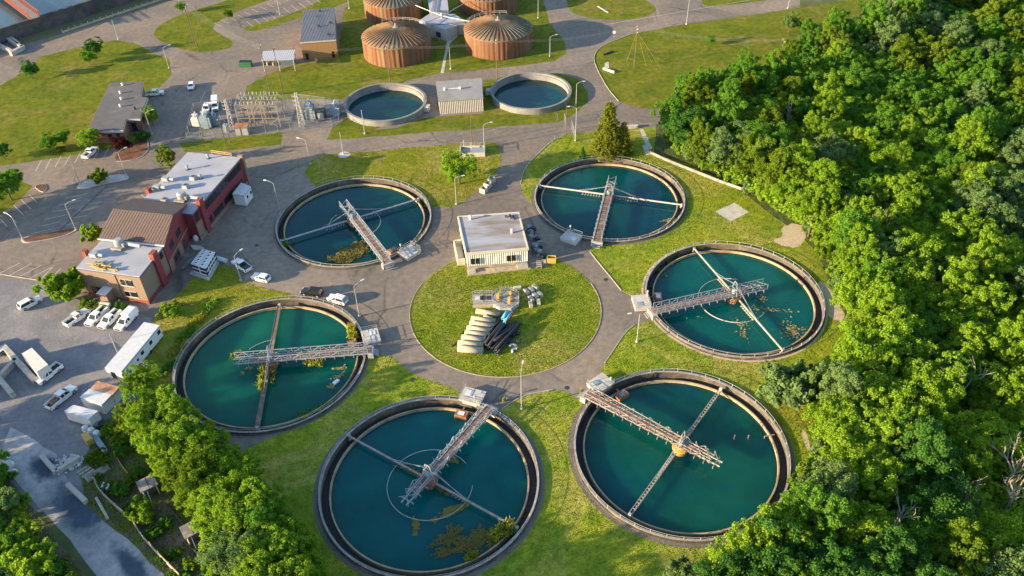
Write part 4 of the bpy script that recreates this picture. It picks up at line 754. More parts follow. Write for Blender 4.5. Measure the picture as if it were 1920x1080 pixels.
for sd_ in (-1, 1):
    x = MB(); o = nB*(1.7*sd_); LB = (b1-b0).length+20
    for z in (.1, 1.2, 2.2): x.bar(b0+o+Vector((0, 0, z)), b0+dB*LB+o+Vector((0, 0, z)), .2)
    for i in range(int(LB/1.6)): x.bar(b0+dB*(1.6*i)+o, b0+dB*(1.6*i)+o+Vector((0, 0, 2.2)), .15); x.bar(b0+dB*(1.6*i)+o, b0+dB*(1.6*i+1.6)+o+Vector((0, 0, 2.2)), .13)
    x.build('truss', 'red_truss', t)
t = thing('concrete_channel', tuple(A(20, 80)), 'pale concrete inlet channels beside the dark settling basin', 'channel')
for i, (p, q) in enumerate((((-40, 40), (42, 90)), ((-60, 56), (24, 98)), ((-20, 40), (36, 84)))):
    MB().bar(A(*p, .7), A(*q, .7), 1.0, 1.4).build('channel_wall', 'concrete', t)
MB().bar(A(45, 88, .7), A(20, 101, .7), 1.2, 1.4).build('end_wall', 'concrete', t)
t = thing('earth_strip', (0, 0, 0), 'brown earth strip along the foot of the settling basin wall', 'ground'); COL.objects.unlink(t); bpy.data.objects.remove(t)
struct(MB().prism([V2(A(*p)) for p in ((40, 84), (130, 60), (330, -4), (420, -40), (380, -44), (230, 2), (100, 48), (20, 76))], -.05, .03).build('earth_strip', 'dirt'), 'brown earth strip along the foot of the settling basin wall', 'ground')
x = MB(); p0, p1 = A(118, 62), A(420, -38); nn = int((p1-p0).length/2.4)
t = thing('post_fence', tuple(p0), 'low fence of pale posts beside the settling basin road', 'fence')
for i in range(nn): q = p0.lerp(p1, i/nn); MB().bar(q, q+Vector((0, 0, 1.3)), .16).build('post', 'concrete_light', t) if i < 60 else None
MB().bar(p0+Vector((0, 0, .35)), p1+Vector((0, 0, .35)), .25, .7).build('plank', 'concrete_old', t)
# ================================================================ vehicles (built facing +x at the origin, then moved or copied)
def wheels(t, xs, w, r=.36):
    for x in xs:
        for s in (-1, 1):
            y = s*(w-.12); m = MB(); m.tube([(x, y-.12, r), (x, y+.12, r)], r, 14); wt = m.build('wheel', 'tyre', t); MB().tube([(x, y+s*.10, r), (x, y+s*.135, r)], r*.58, 10).build('rim', 'galv', wt)
def lights(t, xf, xr, w, z):
    for s in (-1, 1): MB().box((xf, s*(w-.25), z), (.12, .34, .2)).build('headlight', 'lamp_glass', t); MB().box((xr, s*(w-.16), z+.05), (.1, .2, .34)).build('tail_light', 'red_lens', t)
def body_suv(label, cat, paint, L=4.7, h=1.72, hatch=True, dark_roof=False):
    t = thing('parked_car', (0, 0, 0), label, cat); w = .92; f = L/2
    m = MB(); m.prof([(f-.05, .35, .78), (f, .62, .82), (f-.12, .86, .86), (f-1.25, 1.02, w), (-f+.1, 1.05, w), (-f, .7, .86), (-f+.05, .35, .82), (-f+.4, .25, w), (f-.4, .25, w)]); m.build('body', paint, t)
    e = -f+.12 if hatch else -f+1.0
    c = MB(); c.prof([(f-1.3, 1.0, w-.06), (f-2.05, h-.05, w-.2), (f-2.3, h, w-.22), (e+.45, h, w-.22), (e+.02, 1.03, w-.06)]); c.build('glasshouse', 'glass', t)
    r = MB(); r.prof([(f-2.0, h-.06, w-.19), (f-2.25, h+.02, w-.2), (e+.5, h+.02, w-.2), (e+.34, h-.08, w-.18)]); r.build('roof', 'black_paint' if dark_roof else paint, t)
    p = MB()
    for s in (-1, 1):
        for a, b_ in (((f-1.28, 1.0), (f-2.06, h-.04)), ((0, 1.0), (-.05, h-.02)), ((e+.02, 1.02), (e+.4, h-.04))): MB().bar((a[0], s*(w-.055), a[1]), (b_[0], s*(w-.19), b_[1]), .1, .06).build('pillar', paint, t)
        MB().box((f-1.5, s*(w+.08), 1.05), (.16, .2, .14)).build('wing_mirror', paint, t)
    MB().box((f-.02, 0, .52), (.1, 1.3, .22)).build('grille', 'dark_metal', t)
    wheels(t, (f-.9, -f+.9), w); lights(t, f-.06, -f+.02, w, .78); return t
def body_pickup(label, cat, paint='white_paint', L=5.6, tool=True, bed_cover=False, rack=False, cap=False):
    t = thing('pickup_truck', (0, 0, 0), label, cat); w = .98; f = L/2
    m = MB(); m.prof([(f-.05, .4, .84), (f, .72, .9), (f-.1, 1.0, .92), (f-1.35, 1.12, w), (-.35, 1.14, w), (-.35, .35, w), (f-.3, .32, w)]); m.build('body', paint, t)
    c = MB(); c.prof([(f-1.4, 1.1, w-.08), (f-2.15, 1.78, w-.24), (-.55, 1.80, w-.24), (-.38, 1.12, w-.08)]); c.build('cab_glass', 'glass', t)
    r = MB(); r.prof([(f-2.1, 1.74, w-.23), (f-2.3, 1.86, w-.24), (-.6, 1.88, w-.24), (-.5, 1.74, w-.22)]); r.build('roof', paint, t)
    p = MB()
    for s in (-1, 1):
        for a, b_ in (((f-1.4, 1.1), (f-2.12, 1.76)), ((.35, 1.1), (.3, 1.78)), ((-.42, 1.1), (-.56, 1.78))): MB().bar((a[0], s*(w-.07), a[1]), (b_[0], s*(w-.23), b_[1]), .13, .07).build('pillar', paint, t)
        MB().box((f-1.65, s*(w+.1), 1.15), (.16, .22, .2)).build('wing_mirror', paint, t)
    b = MB(); b0, b1 = -f, -.42
    for s in (-1, 1): b.box(((b0+b1)/2, s*(w-.06), .85), (b1-b0, .12, .8))
    b.box((b0+.05, 0, .85), (.1, 2*w-.25, .75)).box((b1-.04, 0, .85), (.08, 2*w-.25, .75)); b.build('bed_sides', paint, t)
    MB().box(((b0+b1)/2, 0, .62), (b1-b0-.2, 2*w-.26, .12)).build('bed_floor', 'black_paint', t)
    if tool:
        for s in (-1, 1): MB().box(((b0+b1)/2, s*(w-.2), 1.34), (b1-b0-.2, .42, .26)).build('tool_box', paint, t)
    if bed_cover: MB().box(((b0+b1)/2, 0, 1.22), (b1-b0-.15, 2*w-.2, .08)).build('bed_cover', 'black_paint', t)
    if cap: MB().prof([(b1+.05, 1.1, w), (b1+.25, 2.35, w-.06), (b1-.1, 2.5, w-.14), (b0+.1, 2.5, w-.14), (b0-.35, 2.35, w-.06), (b0-.4, 1.0, w)]).build('box_body', paint, t)
    if rack:
        x = MB()
        for s in (-1, 1): x.bar((-f, s*(w-.05), 1.75), (.3, s*(w-.05), 1.95), .08); x.bar((-f+.1, s*(w-.05), 1.2), (-f+.1, s*(w-.05), 1.75), .08)
        x.box((-1.4, .15, .95), (1.7, 1.0, .4)); x.build('load_rack', 'rust', t)
    MB().box((f-.02, 0, .75), (.1, 1.4, .3)).build('grille', 'dark_metal', t); MB().box((f+.03, 0, .48), (.14, 1.75, .2)).build('bumper', 'galv_dark', t)
    wheels(t, (f-1.0, -f+1.15), w, .40); lights(t, f-.06, -f+.0, w, .88); return t
def place(t, front, rear):
    a, b_ = A(*front), A(*rear); q = (a+b_)/2; t.location = (q.x, q.y, 0); t.rotation_euler = (0, 0, math.atan2(a.y-b_.y, a.x-b_.x)); return t
GV = 'cars and trucks parked around the plant'
t = place(body_pickup('white pickup with dark bed cover beside the street lamp by the fan cooler', 'pickup', tool=False, bed_cover=True), (440, 492), (469, 512)); t['group'] = GV
t = place(body_suv('white hatchback with dark rear window, parked on the road below the covered pickup', 'car', 'white_paint', 4.4, 1.55), (474, 520), (507, 529)); t['group'] = GV
t = place(body_suv('black estate car parked by the rim of the left tank', 'car', 'black_paint', 4.9, 1.75, dark_roof=True), (567, 549), (605, 555)); t['group'] = GV
t = place(body_suv('white estate car parked by the rim railing, behind the black one', 'car', 'white_metal', 4.6, 1.7), (616, 560), (652, 571)); t['group'] = GV
t = place(body_suv('white estate car alone on the gravel, beside the bush of the tan building', 'car', 'white_paint', 4.9, 1.75), (76, 563), (40, 582)); t['group'] = GV
pk = place(body_pickup('white pickup facing the building, leftmost of the four parked in a row', 'pickup', tool=False), (163, 588), (129, 612)); pk['group'] = GV
tb_ = place(body_pickup('white pickup with side tool boxes, second from the left of the four in a row', 'pickup'), (168, 613), (199, 584)); tb_['group'] = GV
a, b_ = A(192, 618), A(224, 589); q = (a+b_)/2; dup(tb_, (q.x, q.y, 0), math.atan2(a.y-b_.y, a.x-b_.x), 'white pickup with side tool boxes, beside the white box bodied truck')
t = place(body_pickup('white box bodied truck at the right end of the four in a row', 'truck', cap=True), (223, 622), (253, 592)); t['group'] = GV
t = place(body_pickup('white pickup with dark bed beside the pale box trailer', 'pickup', tool=False), (73, 721), (113, 690)); t['group'] = GV
t = place(body_pickup('white work truck with rusty load rack, beside the two small sheds', 'truck', rack=True, tool=False, L=6.2), (140, 730), (94, 769)); t['group'] = GV
t = place(body_pickup('white truck cut by the left edge, beside the concrete bay walls', 'truck', tool=False), (7, 667), (-32, 650)); t['group'] = GV
t = place(body_pickup('small white pickup in the marked bays below the brick office', 'pickup', tool=False), (178, 283), (163, 297)); t['group'] = GV
t = place(body_pickup('white pickup half behind the brick office, nose to the right', 'pickup', tool=False), (304, 177), (279, 180)); t['group'] = GV
t = place(body_pickup('tall white box truck at the back of the substation', 'truck', cap=True, L=6.4), (404, 214), (405, 188)); t['group'] = GV
t = place(body_pickup('white truck beside the tall box truck at the substation', 'truck', tool=False), (386, 215), (391, 199)); t['group'] = GV
t = place(body_suv('small white car on the dark lot above the substation', 'car', 'white_paint', 4.3, 1.5), (358, 172), (361, 158)); t['group'] = GV
# trailers, sheds
def box_trailer(name, c, z0, z1, label, cat, mat='white_metal', roofmat='white_metal', windows=(), axle=True, edge=True):
    P = [V2(p) for p in c]; t = thing(name, (sum(p[0] for p in P)/4, sum(p[1] for p in P)/4, 0), label, cat)
    MB().prism(P, z0, z1).build('body', mat, t); MB().prism(inset(P, .012), z1, z1+.12).build('roof', roofmat, t)
    if axle:
        d = (Vector(P[1])-Vector(P[0])); 
        for u in (.35, .65):
            for e in (0, 1):
                q = (Vector(P[0]).lerp(Vector(P[1]), u) if e == 0 else Vector(P[3]).lerp(Vector(P[2]), u)); q = q.lerp(Vector(P[0]).lerp(Vector(P[2]), .5), .05); dd = Vector((-d.y, d.x)).normalized()*.15; MB().tube([(q.x-dd.x, q.y-dd.y, .42), (q.x+dd.x, q.y+dd.y, .42)], .42, 12).build('wheel', 'tyre', t)
    for (i, u0, u1, y0, y1) in windows: wallrect(MB(), P[i], P[(i+1) % 4], u0, u1, y0, y1, .05).build('window', 'glass', t)
    if edge:
        x = MB()
        for i in range(4): wallrect(x, P[i], P[(i+1) % 4], 0, (Vector(P[(i+1) % 4])-Vector(P[i])).length, z1-.28, z1-.12, .04)
        x.build('trim_strip', 'blue_grey', t)
    return t
tc = [A(197, 690, 3.3), A(228, 697, 3.3), A(299, 611, 3.3), A(270, 605, 3.3)]
box_trailer('office_trailer', [tc[1], tc[2], tc[3], tc[0]], .6, 3.3, 'long white office trailer with small windows, beside the row of trucks', 'trailer', windows=((0, .8, 1.6, 1.8, 2.6), (0, 4.5, 5.0, 1.6, 2.2), (0, 6.0, 6.9, 1.8, 2.6), (0, 9.0, 9.9, 1.8, 2.6), (0, 12.0, 12.9, 1.8, 2.7), (3, .9, 1.9, .7, 2.6)))
tc = [A(69, 698, 3.2), A(90, 684, 3.2), A(60, 653, 3.2), A(41, 664, 3.2)]; M('cream', (.62, .58, .50), .6, .08, 1)
box_trailer('box_trailer', tc, .7, 3.2, 'pale cream box trailer behind the pickup on the gravel yard', 'trailer', 'cream', 'cream', edge=False)
tc = [A(150, 748, 2.6), A(178, 760, 2.6), A(192, 736, 2.6), A(163, 729, 2.6)]
box_trailer('storage_shed', [A(150, 745, 2.6), A(191, 760, 2.6), A(209, 741, 2.6), A(168, 730, 2.6)], .1, 2.6, 'white storage shed in front of the rusty roofed one', 'shed', axle=False)
box_trailer('storage_shed', [A(170, 729, 2.6), A(211, 741, 2.6), A(224, 726, 2.6), A(183, 715, 2.6)], .1, 2.6, 'storage shed with rusty orange roof by the office trailer', 'shed', 'white_metal', 'rust_orange', axle=False)
box_trailer('storage_shed', [A(121, 771, 2.8), A(166, 786, 2.8), A(184, 771, 2.8), A(138, 760, 2.8)], .5, 2.8, 'plain white box container below the work truck', 'container', axle=False, edge=False)
box_trailer('site_container', [A(436, 364, 3.3), A(457, 367, 3.3), A(470, 350, 3.3), A(452, 343, 3.3)], .2, 3.3, 'pale blue white container against the far wing of the red building', 'container', axle=False, windows=((1, 1.2, 1.9, 1.6, 2.4), (1, 3.2, 3.9, 1.6, 2.4)))
# fan cooler on its slab
cq = [A(364, 511), A(391, 520), A(408, 490), A(385, 484)]; P = [V2(c) for c in cq]; t = thing('fan_cooler', (sum(p[0] for p in P)/4, sum(p[1] for p in P)/4, 0), 'white framed cooler with two rows of round fans on a slab', 'cooler')
tag(MB().prism(inset(P, .35), 0, .25).build('cooler_slab', 'concrete_light'), 'concrete slab under the white fan cooler', 'slab')
MB().prism(inset(P, -.06), .6, 2.5).build('coil_casing', 'dark_metal', t); x = MB(); Pv = [Vector((*p, 0)) for p in P]
for i in range(4):
    a, b_ = Pv[i], Pv[(i+1) % 4]
    for z in (.45, 1.5, 2.55): x.bar(a+Vector((0, 0, z)), b_+Vector((0, 0, z)), .16)
    nn = 5 if i in (1, 3) else 2
    for k in range(nn+1): q = a.lerp(b_, k/nn); x.bar(q+Vector((0, 0, .25)), q+Vector((0, 0, 2.6)), .14)
x.build('frame', 'white_paint', t); MB().prism(P, 2.5, 2.66).build('top_panel', 'white_metal', t)
for i in range(5):
    for j in range(2):
        q = Pv[0].lerp(Pv[3], (i+.5)/5).lerp(Pv[1].lerp(Pv[2], (i+.5)/5), .27+.46*j); x = MB(); x.lathe([(.42, 2.66), (.42, 2.85), (.34, 2.85), (.34, 2.66)], V2(q), 16); f = x.build('fan_shroud', 'white_paint', t); MB().disc((q.x, q.y, 2.70), .34, 16).build('fan', 'black_paint', f)
q0, q1 = A(403, 483, .5), A(424, 489, .5); tag(MB().tube([q0, q1], .55, 12).build('tank_cylinder', 'white_metal'), 'long white horizontal tank beside the fan cooler', 'tank')
x = MB(); q = A(349, 500); 
for i in range(5): x.box((q.x+i*.3, q.y+.35*i, .2+.2*i), (2.2, .5, .2), .9)
for s in (-1, 1): x.bar((q.x-.9*s, q.y+.5*s, 1.2), (q.x+1.4-.9*s, q.y+1.4+.5*s, 2.2), .08)
tag(x.build('metal_stair', 'galv_dark'), 'short grey metal stair against the red building, near the cooler', 'stairs')
tag(MB().prism([V2(A(*p)) for p in ((357, 461), (378, 463), (384, 468), (363, 470))], 0, .35).build('dock_slab', 'concrete_light'), 'pale slab step outside the gabled wall door', 'slab')
q = A(368, 450); tag(MB().lathe([(0, 0), (.6, 0), (.7, .6), (.4, 1.3), (0, 1.5)], V2(q), 12, closed=False).build('white_bundle', 'white_metal'), 'white wrapped bundle by the gabled wall', 'bundle')
# ---------------------------------------------------------------- street lamps and poles
def lamp(base, h, adir, label, al=1.9, head=True, mat='galv', group='street lamps around the plant'):
    b = A(*base); t = thing('street_lamp', (b.x, b.y, 0), label, 'street lamp', group)
    MB().tube([(b.x, b.y, 0), (b.x, b.y, h)], .13, 8, .075).build('pole', mat, t); MB().lathe([(0, 0), (.28, 0), (.28, .35), (0, .35)], V2(b), 8, closed=False).build('base', 'concrete_light', t)
    if adir is not None:
        d = Vector((math.cos(adir), math.sin(adir), 0)); e = b+d*al+Vector((0, 0, h+.55)); MB().tube([(b.x, b.y, h-.05), b+d*al*.5+Vector((0, 0, h+.4)), e], .06, 6).build('arm', mat, t)
        k = MB(); k.box(tuple(e+d*.25), (.75, .30, .16), adir); k.build('lamp_head', 'white_metal', t)
    return t
R_, L_ = 0.0, math.pi
for base, h, ad, lb in (((674, 593), 8.2, .7, 'street lamp with arm, between the left tank and the round lawn'), ((1194, 641), 7.6, L_+.2, 'street lamp with arm turned left, on the lawn between the two right tanks'), ((978, 767), 9.7, 1.4, 'street lamp on the lawn above the two bottom tanks'),
    ((856, 383), 7.6, .15, 'street lamp below the lone tree on the dry lawn'), ((524, 392), 7.6, L_-.3, 'street lamp on the left rim side of the algae tank'), ((452, 526), 6.8, .9, 'street lamp beside the covered white pickup'), ((582, 308), 7.2, L_-.3, 'street lamp at the bend left of the dry lawn'),
    ((1031, 106), 6.7, .2, 'street lamp on the digester lawn edge beside the road'), ((1080, 198), 7.0, .2, 'street lamp beside the right small basin'), ((1079, 264), 10.0, L_, 'tall street lamp at the wire gate by the spruce'), ((908, 277), 7.0, .2, 'street lamp behind the railed concrete pit'), ((684, 251), 7.5, None, 'bare lamp post in front of the left small basin'),
    ((43, 449), 6.6, L_-.5, 'leaning street lamp at the left kerb island of the car park'), ((143, 432), 7.5, .5, 'street lamp at the tip of the red bedded car park island'), ((151, 346), 7.0, None, 'bare lamp post at the left end of the pale kerb island'), ((237, 329), 7.0, .7, 'street lamp at the right end of the pale kerb island'), ((285, 251), 6.6, .4, 'street lamp by the shrubs of the brick office'),
    ((222, 74), 7.0, None, 'bare post at the kerb below the settling basin'), ((317, 128), 7.0, .4, 'street lamp at the road bend below the teardrop lawn'), ((340, 19), 7.0, None, 'bare post at the top of the teardrop lawn'), ((644, 289), 6.8, None, 'bare post on a round pad at the left of the dry lawn'), ((1287, 46), 9.0, None, 'tall bare post beside the far road on the right'), ((1477, 16), 7.0, None, 'small bare post at the top edge beside the far road'), ((1009, 34), 7.0, None, 'bare post on the stony corner beyond the digesters'),
    ((655, 16), 7.0, None, 'bare post left of the top left digester'), ((222, 664), 5.5, None, 'thin pole behind the long office trailer'), ((525, 28), 6.0, None, 'post on the thin grass island of the far car park'), ((845, 130), 7.5, None, 'bare post beside the path from the control building')): lamp(base, h, ad, lb)
def upole(base, h, label, arms=1, rad=.16, adir=1.57):
    b = A(*base); t = thing('utility_pole', (b.x, b.y, 0), label, 'utility pole', 'wooden utility poles'); MB().tube([(b.x, b.y, 0), (b.x, b.y, h)], rad, 8, rad*.65).build('pole', 'wood_pole', t)
    for i in range(arms):
        d = Vector((math.cos(adir), math.sin(adir), 0))*1.2; q = Vector((b.x, b.y, h-.4-1.1*i)); MB().bar(q-d, q+d, .14).build('crossarm', 'wood_pole', t)
        for s in (-1, 0, 1): p = q+d*s*.9; MB().lathe([(0, p.z), (.09, p.z), (.09, p.z+.3), (0, p.z+.35)], V2(p), 6, closed=False).build('insulator', 'white_metal', t)
    return Vector((b.x, b.y, h))
u1 = upole((732, 158), 12.6, 'wooden pole rising in front of the left near digester', 1); u2 = upole((932, 149), 12.6, 'wooden pole rising in front of the right near digester', 1); u3 = upole((1189, 128), 13.6, 'wooden pole with guy wires on the lawn at the road fork', 2)
u4 = upole((885, 268), 9.5, 'wooden pole behind the railed concrete pit', 0, .12); u5 = upole((1455, 150), 13, 'wooden pole standing in the wood, left of the pair', 1); u6 = upole((1658, 66), 12, 'wooden pole standing in the wood near the top edge', 1); u7 = upole((1061, 252), 9.0, 'slim pole at the left side of the wire gate', 0, .11); u8 = upole((1263, 200), 9.5, 'short pole with stays at the tip of the wood', 0, .12)
up_ = []
for bx, by, h, lb in ((373, 97, 16, 'tallest pole of the group on the teardrop lawn'), (366, 88, 13, 'pole on the teardrop lawn beside the tallest one'), (376, 50, 8, 'short pole at the back of the teardrop lawn'), (508, 180, 16, 'left pole of the pair behind the substation'), (531, 178, 15, 'right pole of the pair behind the substation'), (424, 274, 9, 'left pole of the pair on the substation strip'), (381, 256, 6, 'short pole at the left corner of the substation fence'), (432, 268, 8, 'right pole of the pair on the substation strip')): up_.append(upole((bx, by), h, lb, 1 if h > 8 else 0, .14))
def wire(a, b_, sag, label, n=3, off=.7, grp='overhead wires'):
    x = MB(); d = (b_-a); dn = Vector((-d.y, d.x, 0)).normalized()
    for i in range(n):
        o = dn*off*(i-(n-1)/2); pts = [a+o+d*(k/10)-Vector((0, 0, sag*4*(k/10)*(1-k/10))) for k in range(11)]; x.tube(pts, .014, 4, cap=False)
    tag(x.build('overhead_wire', 'galv_dark'), label, 'wires', grp)
wire(up_[4], u1, 1.0, 'wires from the substation pair to the left digester pole'); wire(u1, u2, 1.2, 'wires between the two digester poles'); wire(u2, u3, 1.5, 'wires from the right digester pole over the road to the fork pole'); wire(u3, u5, 1.6, 'wires from the fork pole to the wood'); wire(u5, u6, 1.5, 'wires between the two poles in the wood'); wire(up_[0], up_[3], 2.0, 'wires slanting from the teardrop poles over the far car park to the substation', 4)
x = MB()
for px, py in ((1222, 118), (1224, 122), (1212, 125), (1175, 115), (1240, 130)): x.tube([u3-Vector((0, 0, 1.5)), A(px, py)], .025, 4)
tag(x.build('guy_wires', 'yellow'), 'slanting guy wires of the fork pole on the lawn', 'wires')
# ---------------------------------------------------------------- substation
def lattice(base, h, w, label, grp=None, taper=.35):
    b = A(*base); t = thing('lattice_mast', (b.x, b.y, 0), label, 'mast', grp); x = MB(); n = int(h/1.3)
    def C(i, j): k = 1-(1-taper)*i/n; a = j*math.pi/2+.785; return b+Vector((math.cos(a)*w*k, math.sin(a)*w*k, h*i/n))
    for j in range(4):
        x.bar(C(0, j), C(n, j), .12)
        for i in range(n): x.bar(C(i, j), C(i+1, (j+1) % 4), .09); x.bar(C(i, j), C(i, (j+1) % 4), .08)
    x.build('frame', 'rail', t)
    y = MB()
    for z in (.62, .75, .88): y.bar(b+Vector((-1.3, 0, h*z)), b+Vector((1.3, 0, h*z)), .12)
    for z in (.62, .75, .88):
        for s in (-1.2, -.6, .6, 1.2): y.bar(b+Vector((s, 0, h*z)), b+Vector((s, 0, h*z+.5)), .12)
    y.build('crossarms', 'rail', t); return t
lattice((435, 236), 8.5, .8, 'lattice mast at the left of the substation, behind the blue cabinet'); lattice((567, 236), 10.5, 1.0, 'pointed lattice mast right of the switch rack')
M('steel_tan', (.25, .20, .14), .7, .15, 1.5)
for i, (px, lb) in enumerate(((470, 'left bay of the tan steel switch rack'), (492, 'middle bay of the tan steel switch rack'), (516, 'right bay of the tan steel switch rack'))):
    q = A(px, 232); t = thing('switch_rack', (q.x, q.y, 0), lb, 'switch rack', 'bays of the switch rack'); x = MB(); w, dp, h = 2.3, 3.0, 7.6
    for sx in (-1, 1):
        for sy in (-1, 1): x.bar((q.x+sx*w, q.y+sy*dp, 0), (q.x+sx*w, q.y+sy*dp, h), .2)
    for z in (3.4, 5.4, h):
        for s in (-1, 1): x.bar((q.x-w, q.y+s*dp, z), (q.x+w, q.y+s*dp, z), .16); x.bar((q.x+s*w, q.y-dp, z), (q.x+s*w, q.y+dp, z), .16)
        x.bar((q.x-w, q.y, z), (q.x+w, q.y, z), .13)
    x.bar((q.x-w, q.y-dp, .2), (q.x+w, q.y-dp, 3.4), .1); x.bar((q.x+w, q.y-dp, .2), (q.x-w, q.y-dp, 3.4), .1); x.build('frame', 'steel_tan', t)
    for ax in (-1.6, -.6, .6, 1.6):
        for ay in (-dp, 0, dp): MB().lathe([(0, h), (.14, h), (.2, h+.5), (.12, h+1.0), (0, h+1.0)], (q.x+ax, q.y+ay), 6, closed=False).build('insulator', 'galv_dark', t)
def transformer(px, py, label, w=2.6, d=1.6, h=3.2, mat='blue_grey', rz=0):
    q = A(px, py); t = thing('transformer', (q.x, q.y, 0), label, 'transformer', 'substation transformers'); MB().box((q.x, q.y, h/2+.2), (w*.6, d*1.2, h), rz).build('casing', mat, t); f = MB()
    for i in range(7):
        for s in (-1, 1): f.box((q.x+s*w*.42, q.y-d*.55+d*1.1*i/6, h*.5), (w*.24, .1, h*.75), rz)
    f.build('cooling_fins', mat, t); b = MB()
    for i in range(3): b.lathe([(0, h), (.16, h+.2), (.22, h+.7), (.1, h+1.3), (0, h+1.3)], (q.x, q.y-d*.4+d*.4*i), 8, closed=False)
    b.build('bushings', 'white_metal', t); MB().tube([(q.x-w*.35, q.y, h+.6), (q.x+w*.35, q.y, h+.6)], .3, 10).build('oil_tank', mat, t); return t
transformer(371, 236, 'pale transformer at the left corner of the substation', 2.4, 1.5, 3.0, 'white_metal'); transformer(390, 238, 'tall grey transformer beside the white trucks', 2.8, 2.4, 4.2); transformer(404, 234, 'dark blue transformer next to the tall grey one', 2.2, 1.4, 3.0); transformer(582, 214, 'pale rear transformer right of the pointed mast', 2.4, 1.6, 3.4, 'blue_grey'); transformer(585, 224, 'grey front transformer right of the pointed mast', 2.6, 1.8, 3.8, 'galv'); transformer(630, 216, 'pale blue cabinet transformer at the right corner of the substation', 2.6, 1.6, 3.2, 'blue_grey')
for px, py, s, mat, lb in ((426, 248, (1.3, 1.0, 2.6), 'blue_grey', 'slim pale blue cabinet at the substation fence'), (604, 224, (2.4, 2.0, 3.2), 'dark_metal', 'dark cabinet between the right transformers')):
    q = A(px, py); t = thing('switch_cabinet', (q.x, q.y, 0), lb, 'cabinet'); MB().box((q.x, q.y, s[2]/2), s).build('casing', mat, t); MB().box((q.x, q.y-s[1]/2-.02, s[2]*.5), (s[0]*.7, .05, s[2]*.7)).build('door', 'galv', t)
q = A(456, 250); t = thing('control_hut', (q.x, q.y, 0), 'grey control hut with rusty orange roof at the substation fence', 'hut'); MB().box((q.x, q.y, 1.2), (3.6, 2.2, 2.4)).build('wall', 'galv', t); MB().box((q.x, q.y, 2.5), (3.9, 2.6, .2), 0, ('X', .12)).build('roof', 'rust', t)
for px, w in ((430, 2), (540, 3.2), (610, 2.0)): pass
for i, (px, py, lb) in enumerate(((481, 460, 'round manhole cover in the road left of the algae tank'), (1136, 524, 'round manhole cover beside the lawn between the right tanks'), (774, 712, 'round manhole cover at the foot of the round lawn'), (1063, 727, 'dark round manhole cover where the road narrows to the tank by the wood'))): q = A(px, py, .012); tag(MB().lathe([(0, .0), (.5, .0), (.5, .02), (.42, .025), (0, .02)], V2(q), 20, closed=False).build('manhole_cover', 'dark_metal'), lb, 'manhole cover')
# chain link fences
m = bpy.data.materials.new('chain_link'); m.use_nodes = True; N = m.node_tree.nodes; Lk = m.node_tree.links; tr = N.new('ShaderNodeBsdfTransparent'); mx = N.new('ShaderNodeMixShader'); mx.inputs[0].default_value = .10; N['Principled BSDF'].inputs['Base Color'].default_value = (.42, .43, .42, 1); Lk.new(tr.outputs[0], mx.inputs[1]); Lk.new(N['Principled BSDF'].outputs[0], mx.inputs[2]); Lk.new(mx.outputs[0], N['Material Output'].inputs[0]); MATS['chain_link'] = m
def fence(pts, h, label, step=3.0, mesh=True, mat='galv_dark', pw=.1):
    P = [A(*p) for p in pts]; t = thing('wire_fence', tuple(P[0]), label, 'fence'); k = 0; x = MB(); ms = MB()
    for a, b_ in zip(P, P[1:]):
        n = max(1, int((b_-a).length/step))
        for i in range(n): q = a.lerp(b_, i/n); MB().bar(q, q+Vector((0, 0, h)), pw).build('post', mat, t)
        x.bar(a+Vector((0, 0, h)), b_+Vector((0, 0, h)), .06); ms.add([a+Vector((0, 0, .05)), b_+Vector((0, 0, .05)), b_+Vector((0, 0, h)), a+Vector((0, 0, h))], [(0, 1, 2, 3)])
    x.build('top_rail', mat, t)
    if mesh: ms.build('wire_mesh', 'chain_link', t)
fence([(352, 262), (366, 207), (460, 196), (560, 190), (638, 200), (636, 228), (622, 236), (545, 244), (452, 254), (352, 264)], 2.4, 'chain link fence enclosing the substation')
fence([(1045, 226), (1038, 229)], 2.3, 'wire gate leaf on the basin side of the road', 1.2); fence([(1058, 226), (1062, 240)], 2.4, 'wire gate leaf beside the slim pole', 1.2); fence([(1079, 266), (1071, 240)], 2.6, 'open wire gate leaf below the tall lamp', 1.0)
fence([(1040, 262), (1030, 285), (1020, 300)], 1.2, 'thin wire fence on the grass left of the spruce', 3, False)
# low wall / kerb beams
def beam(a, b_, w, h, label, mat='concrete_light', cat='kerb', name='kerb_beam', group=None):
    q0, q1 = A(*a), A(*b_); o = MB().bar(q0+Vector((0, 0, h/2)), q1+Vector((0, 0, h/2)), w, h).build(name, mat); return tag(o, label, cat, group)
x = MB(); pp_ = [A(*p) for p in ((1215, 286), (1250, 302), (1300, 322), (1345, 340), (1390, 356))]
t = thing('timber_wall', tuple(pp_[0]), 'low timber wall along the foot of the wood above the right lawn', 'wall')
for a, b_ in zip(pp_, pp_[1:]): x.bar(a+Vector((0, 0, .35)), b_+Vector((0, 0, .35)), .3, .7)
x.build('planks', 'wood_grey', t)
for p in pp_: MB().bar(p+Vector((.1, -.25, 0)), p+Vector((.1, -.25, 1.0)), .18).build('post', 'wood_grey', t)
beam((1168, 241), (1196, 239), 1.0, .8, 'pale block kerb right of the spruce by the road', name='barrier_block', cat='barrier'); beam((1131, 130), (1152, 137), .5, .6, 'white sign base beam lying on the fork lawn', 'white_metal', 'beam'); beam((1131, 104), (1150, 97), .3, .5, 'low dark bar on the fork lawn', 'dark_metal', 'bar', 'low_bar'); beam((1121, 12), (1141, 24), .6, .15, 'narrow pale slab on the far lawn island', cat='slab', name='slab')
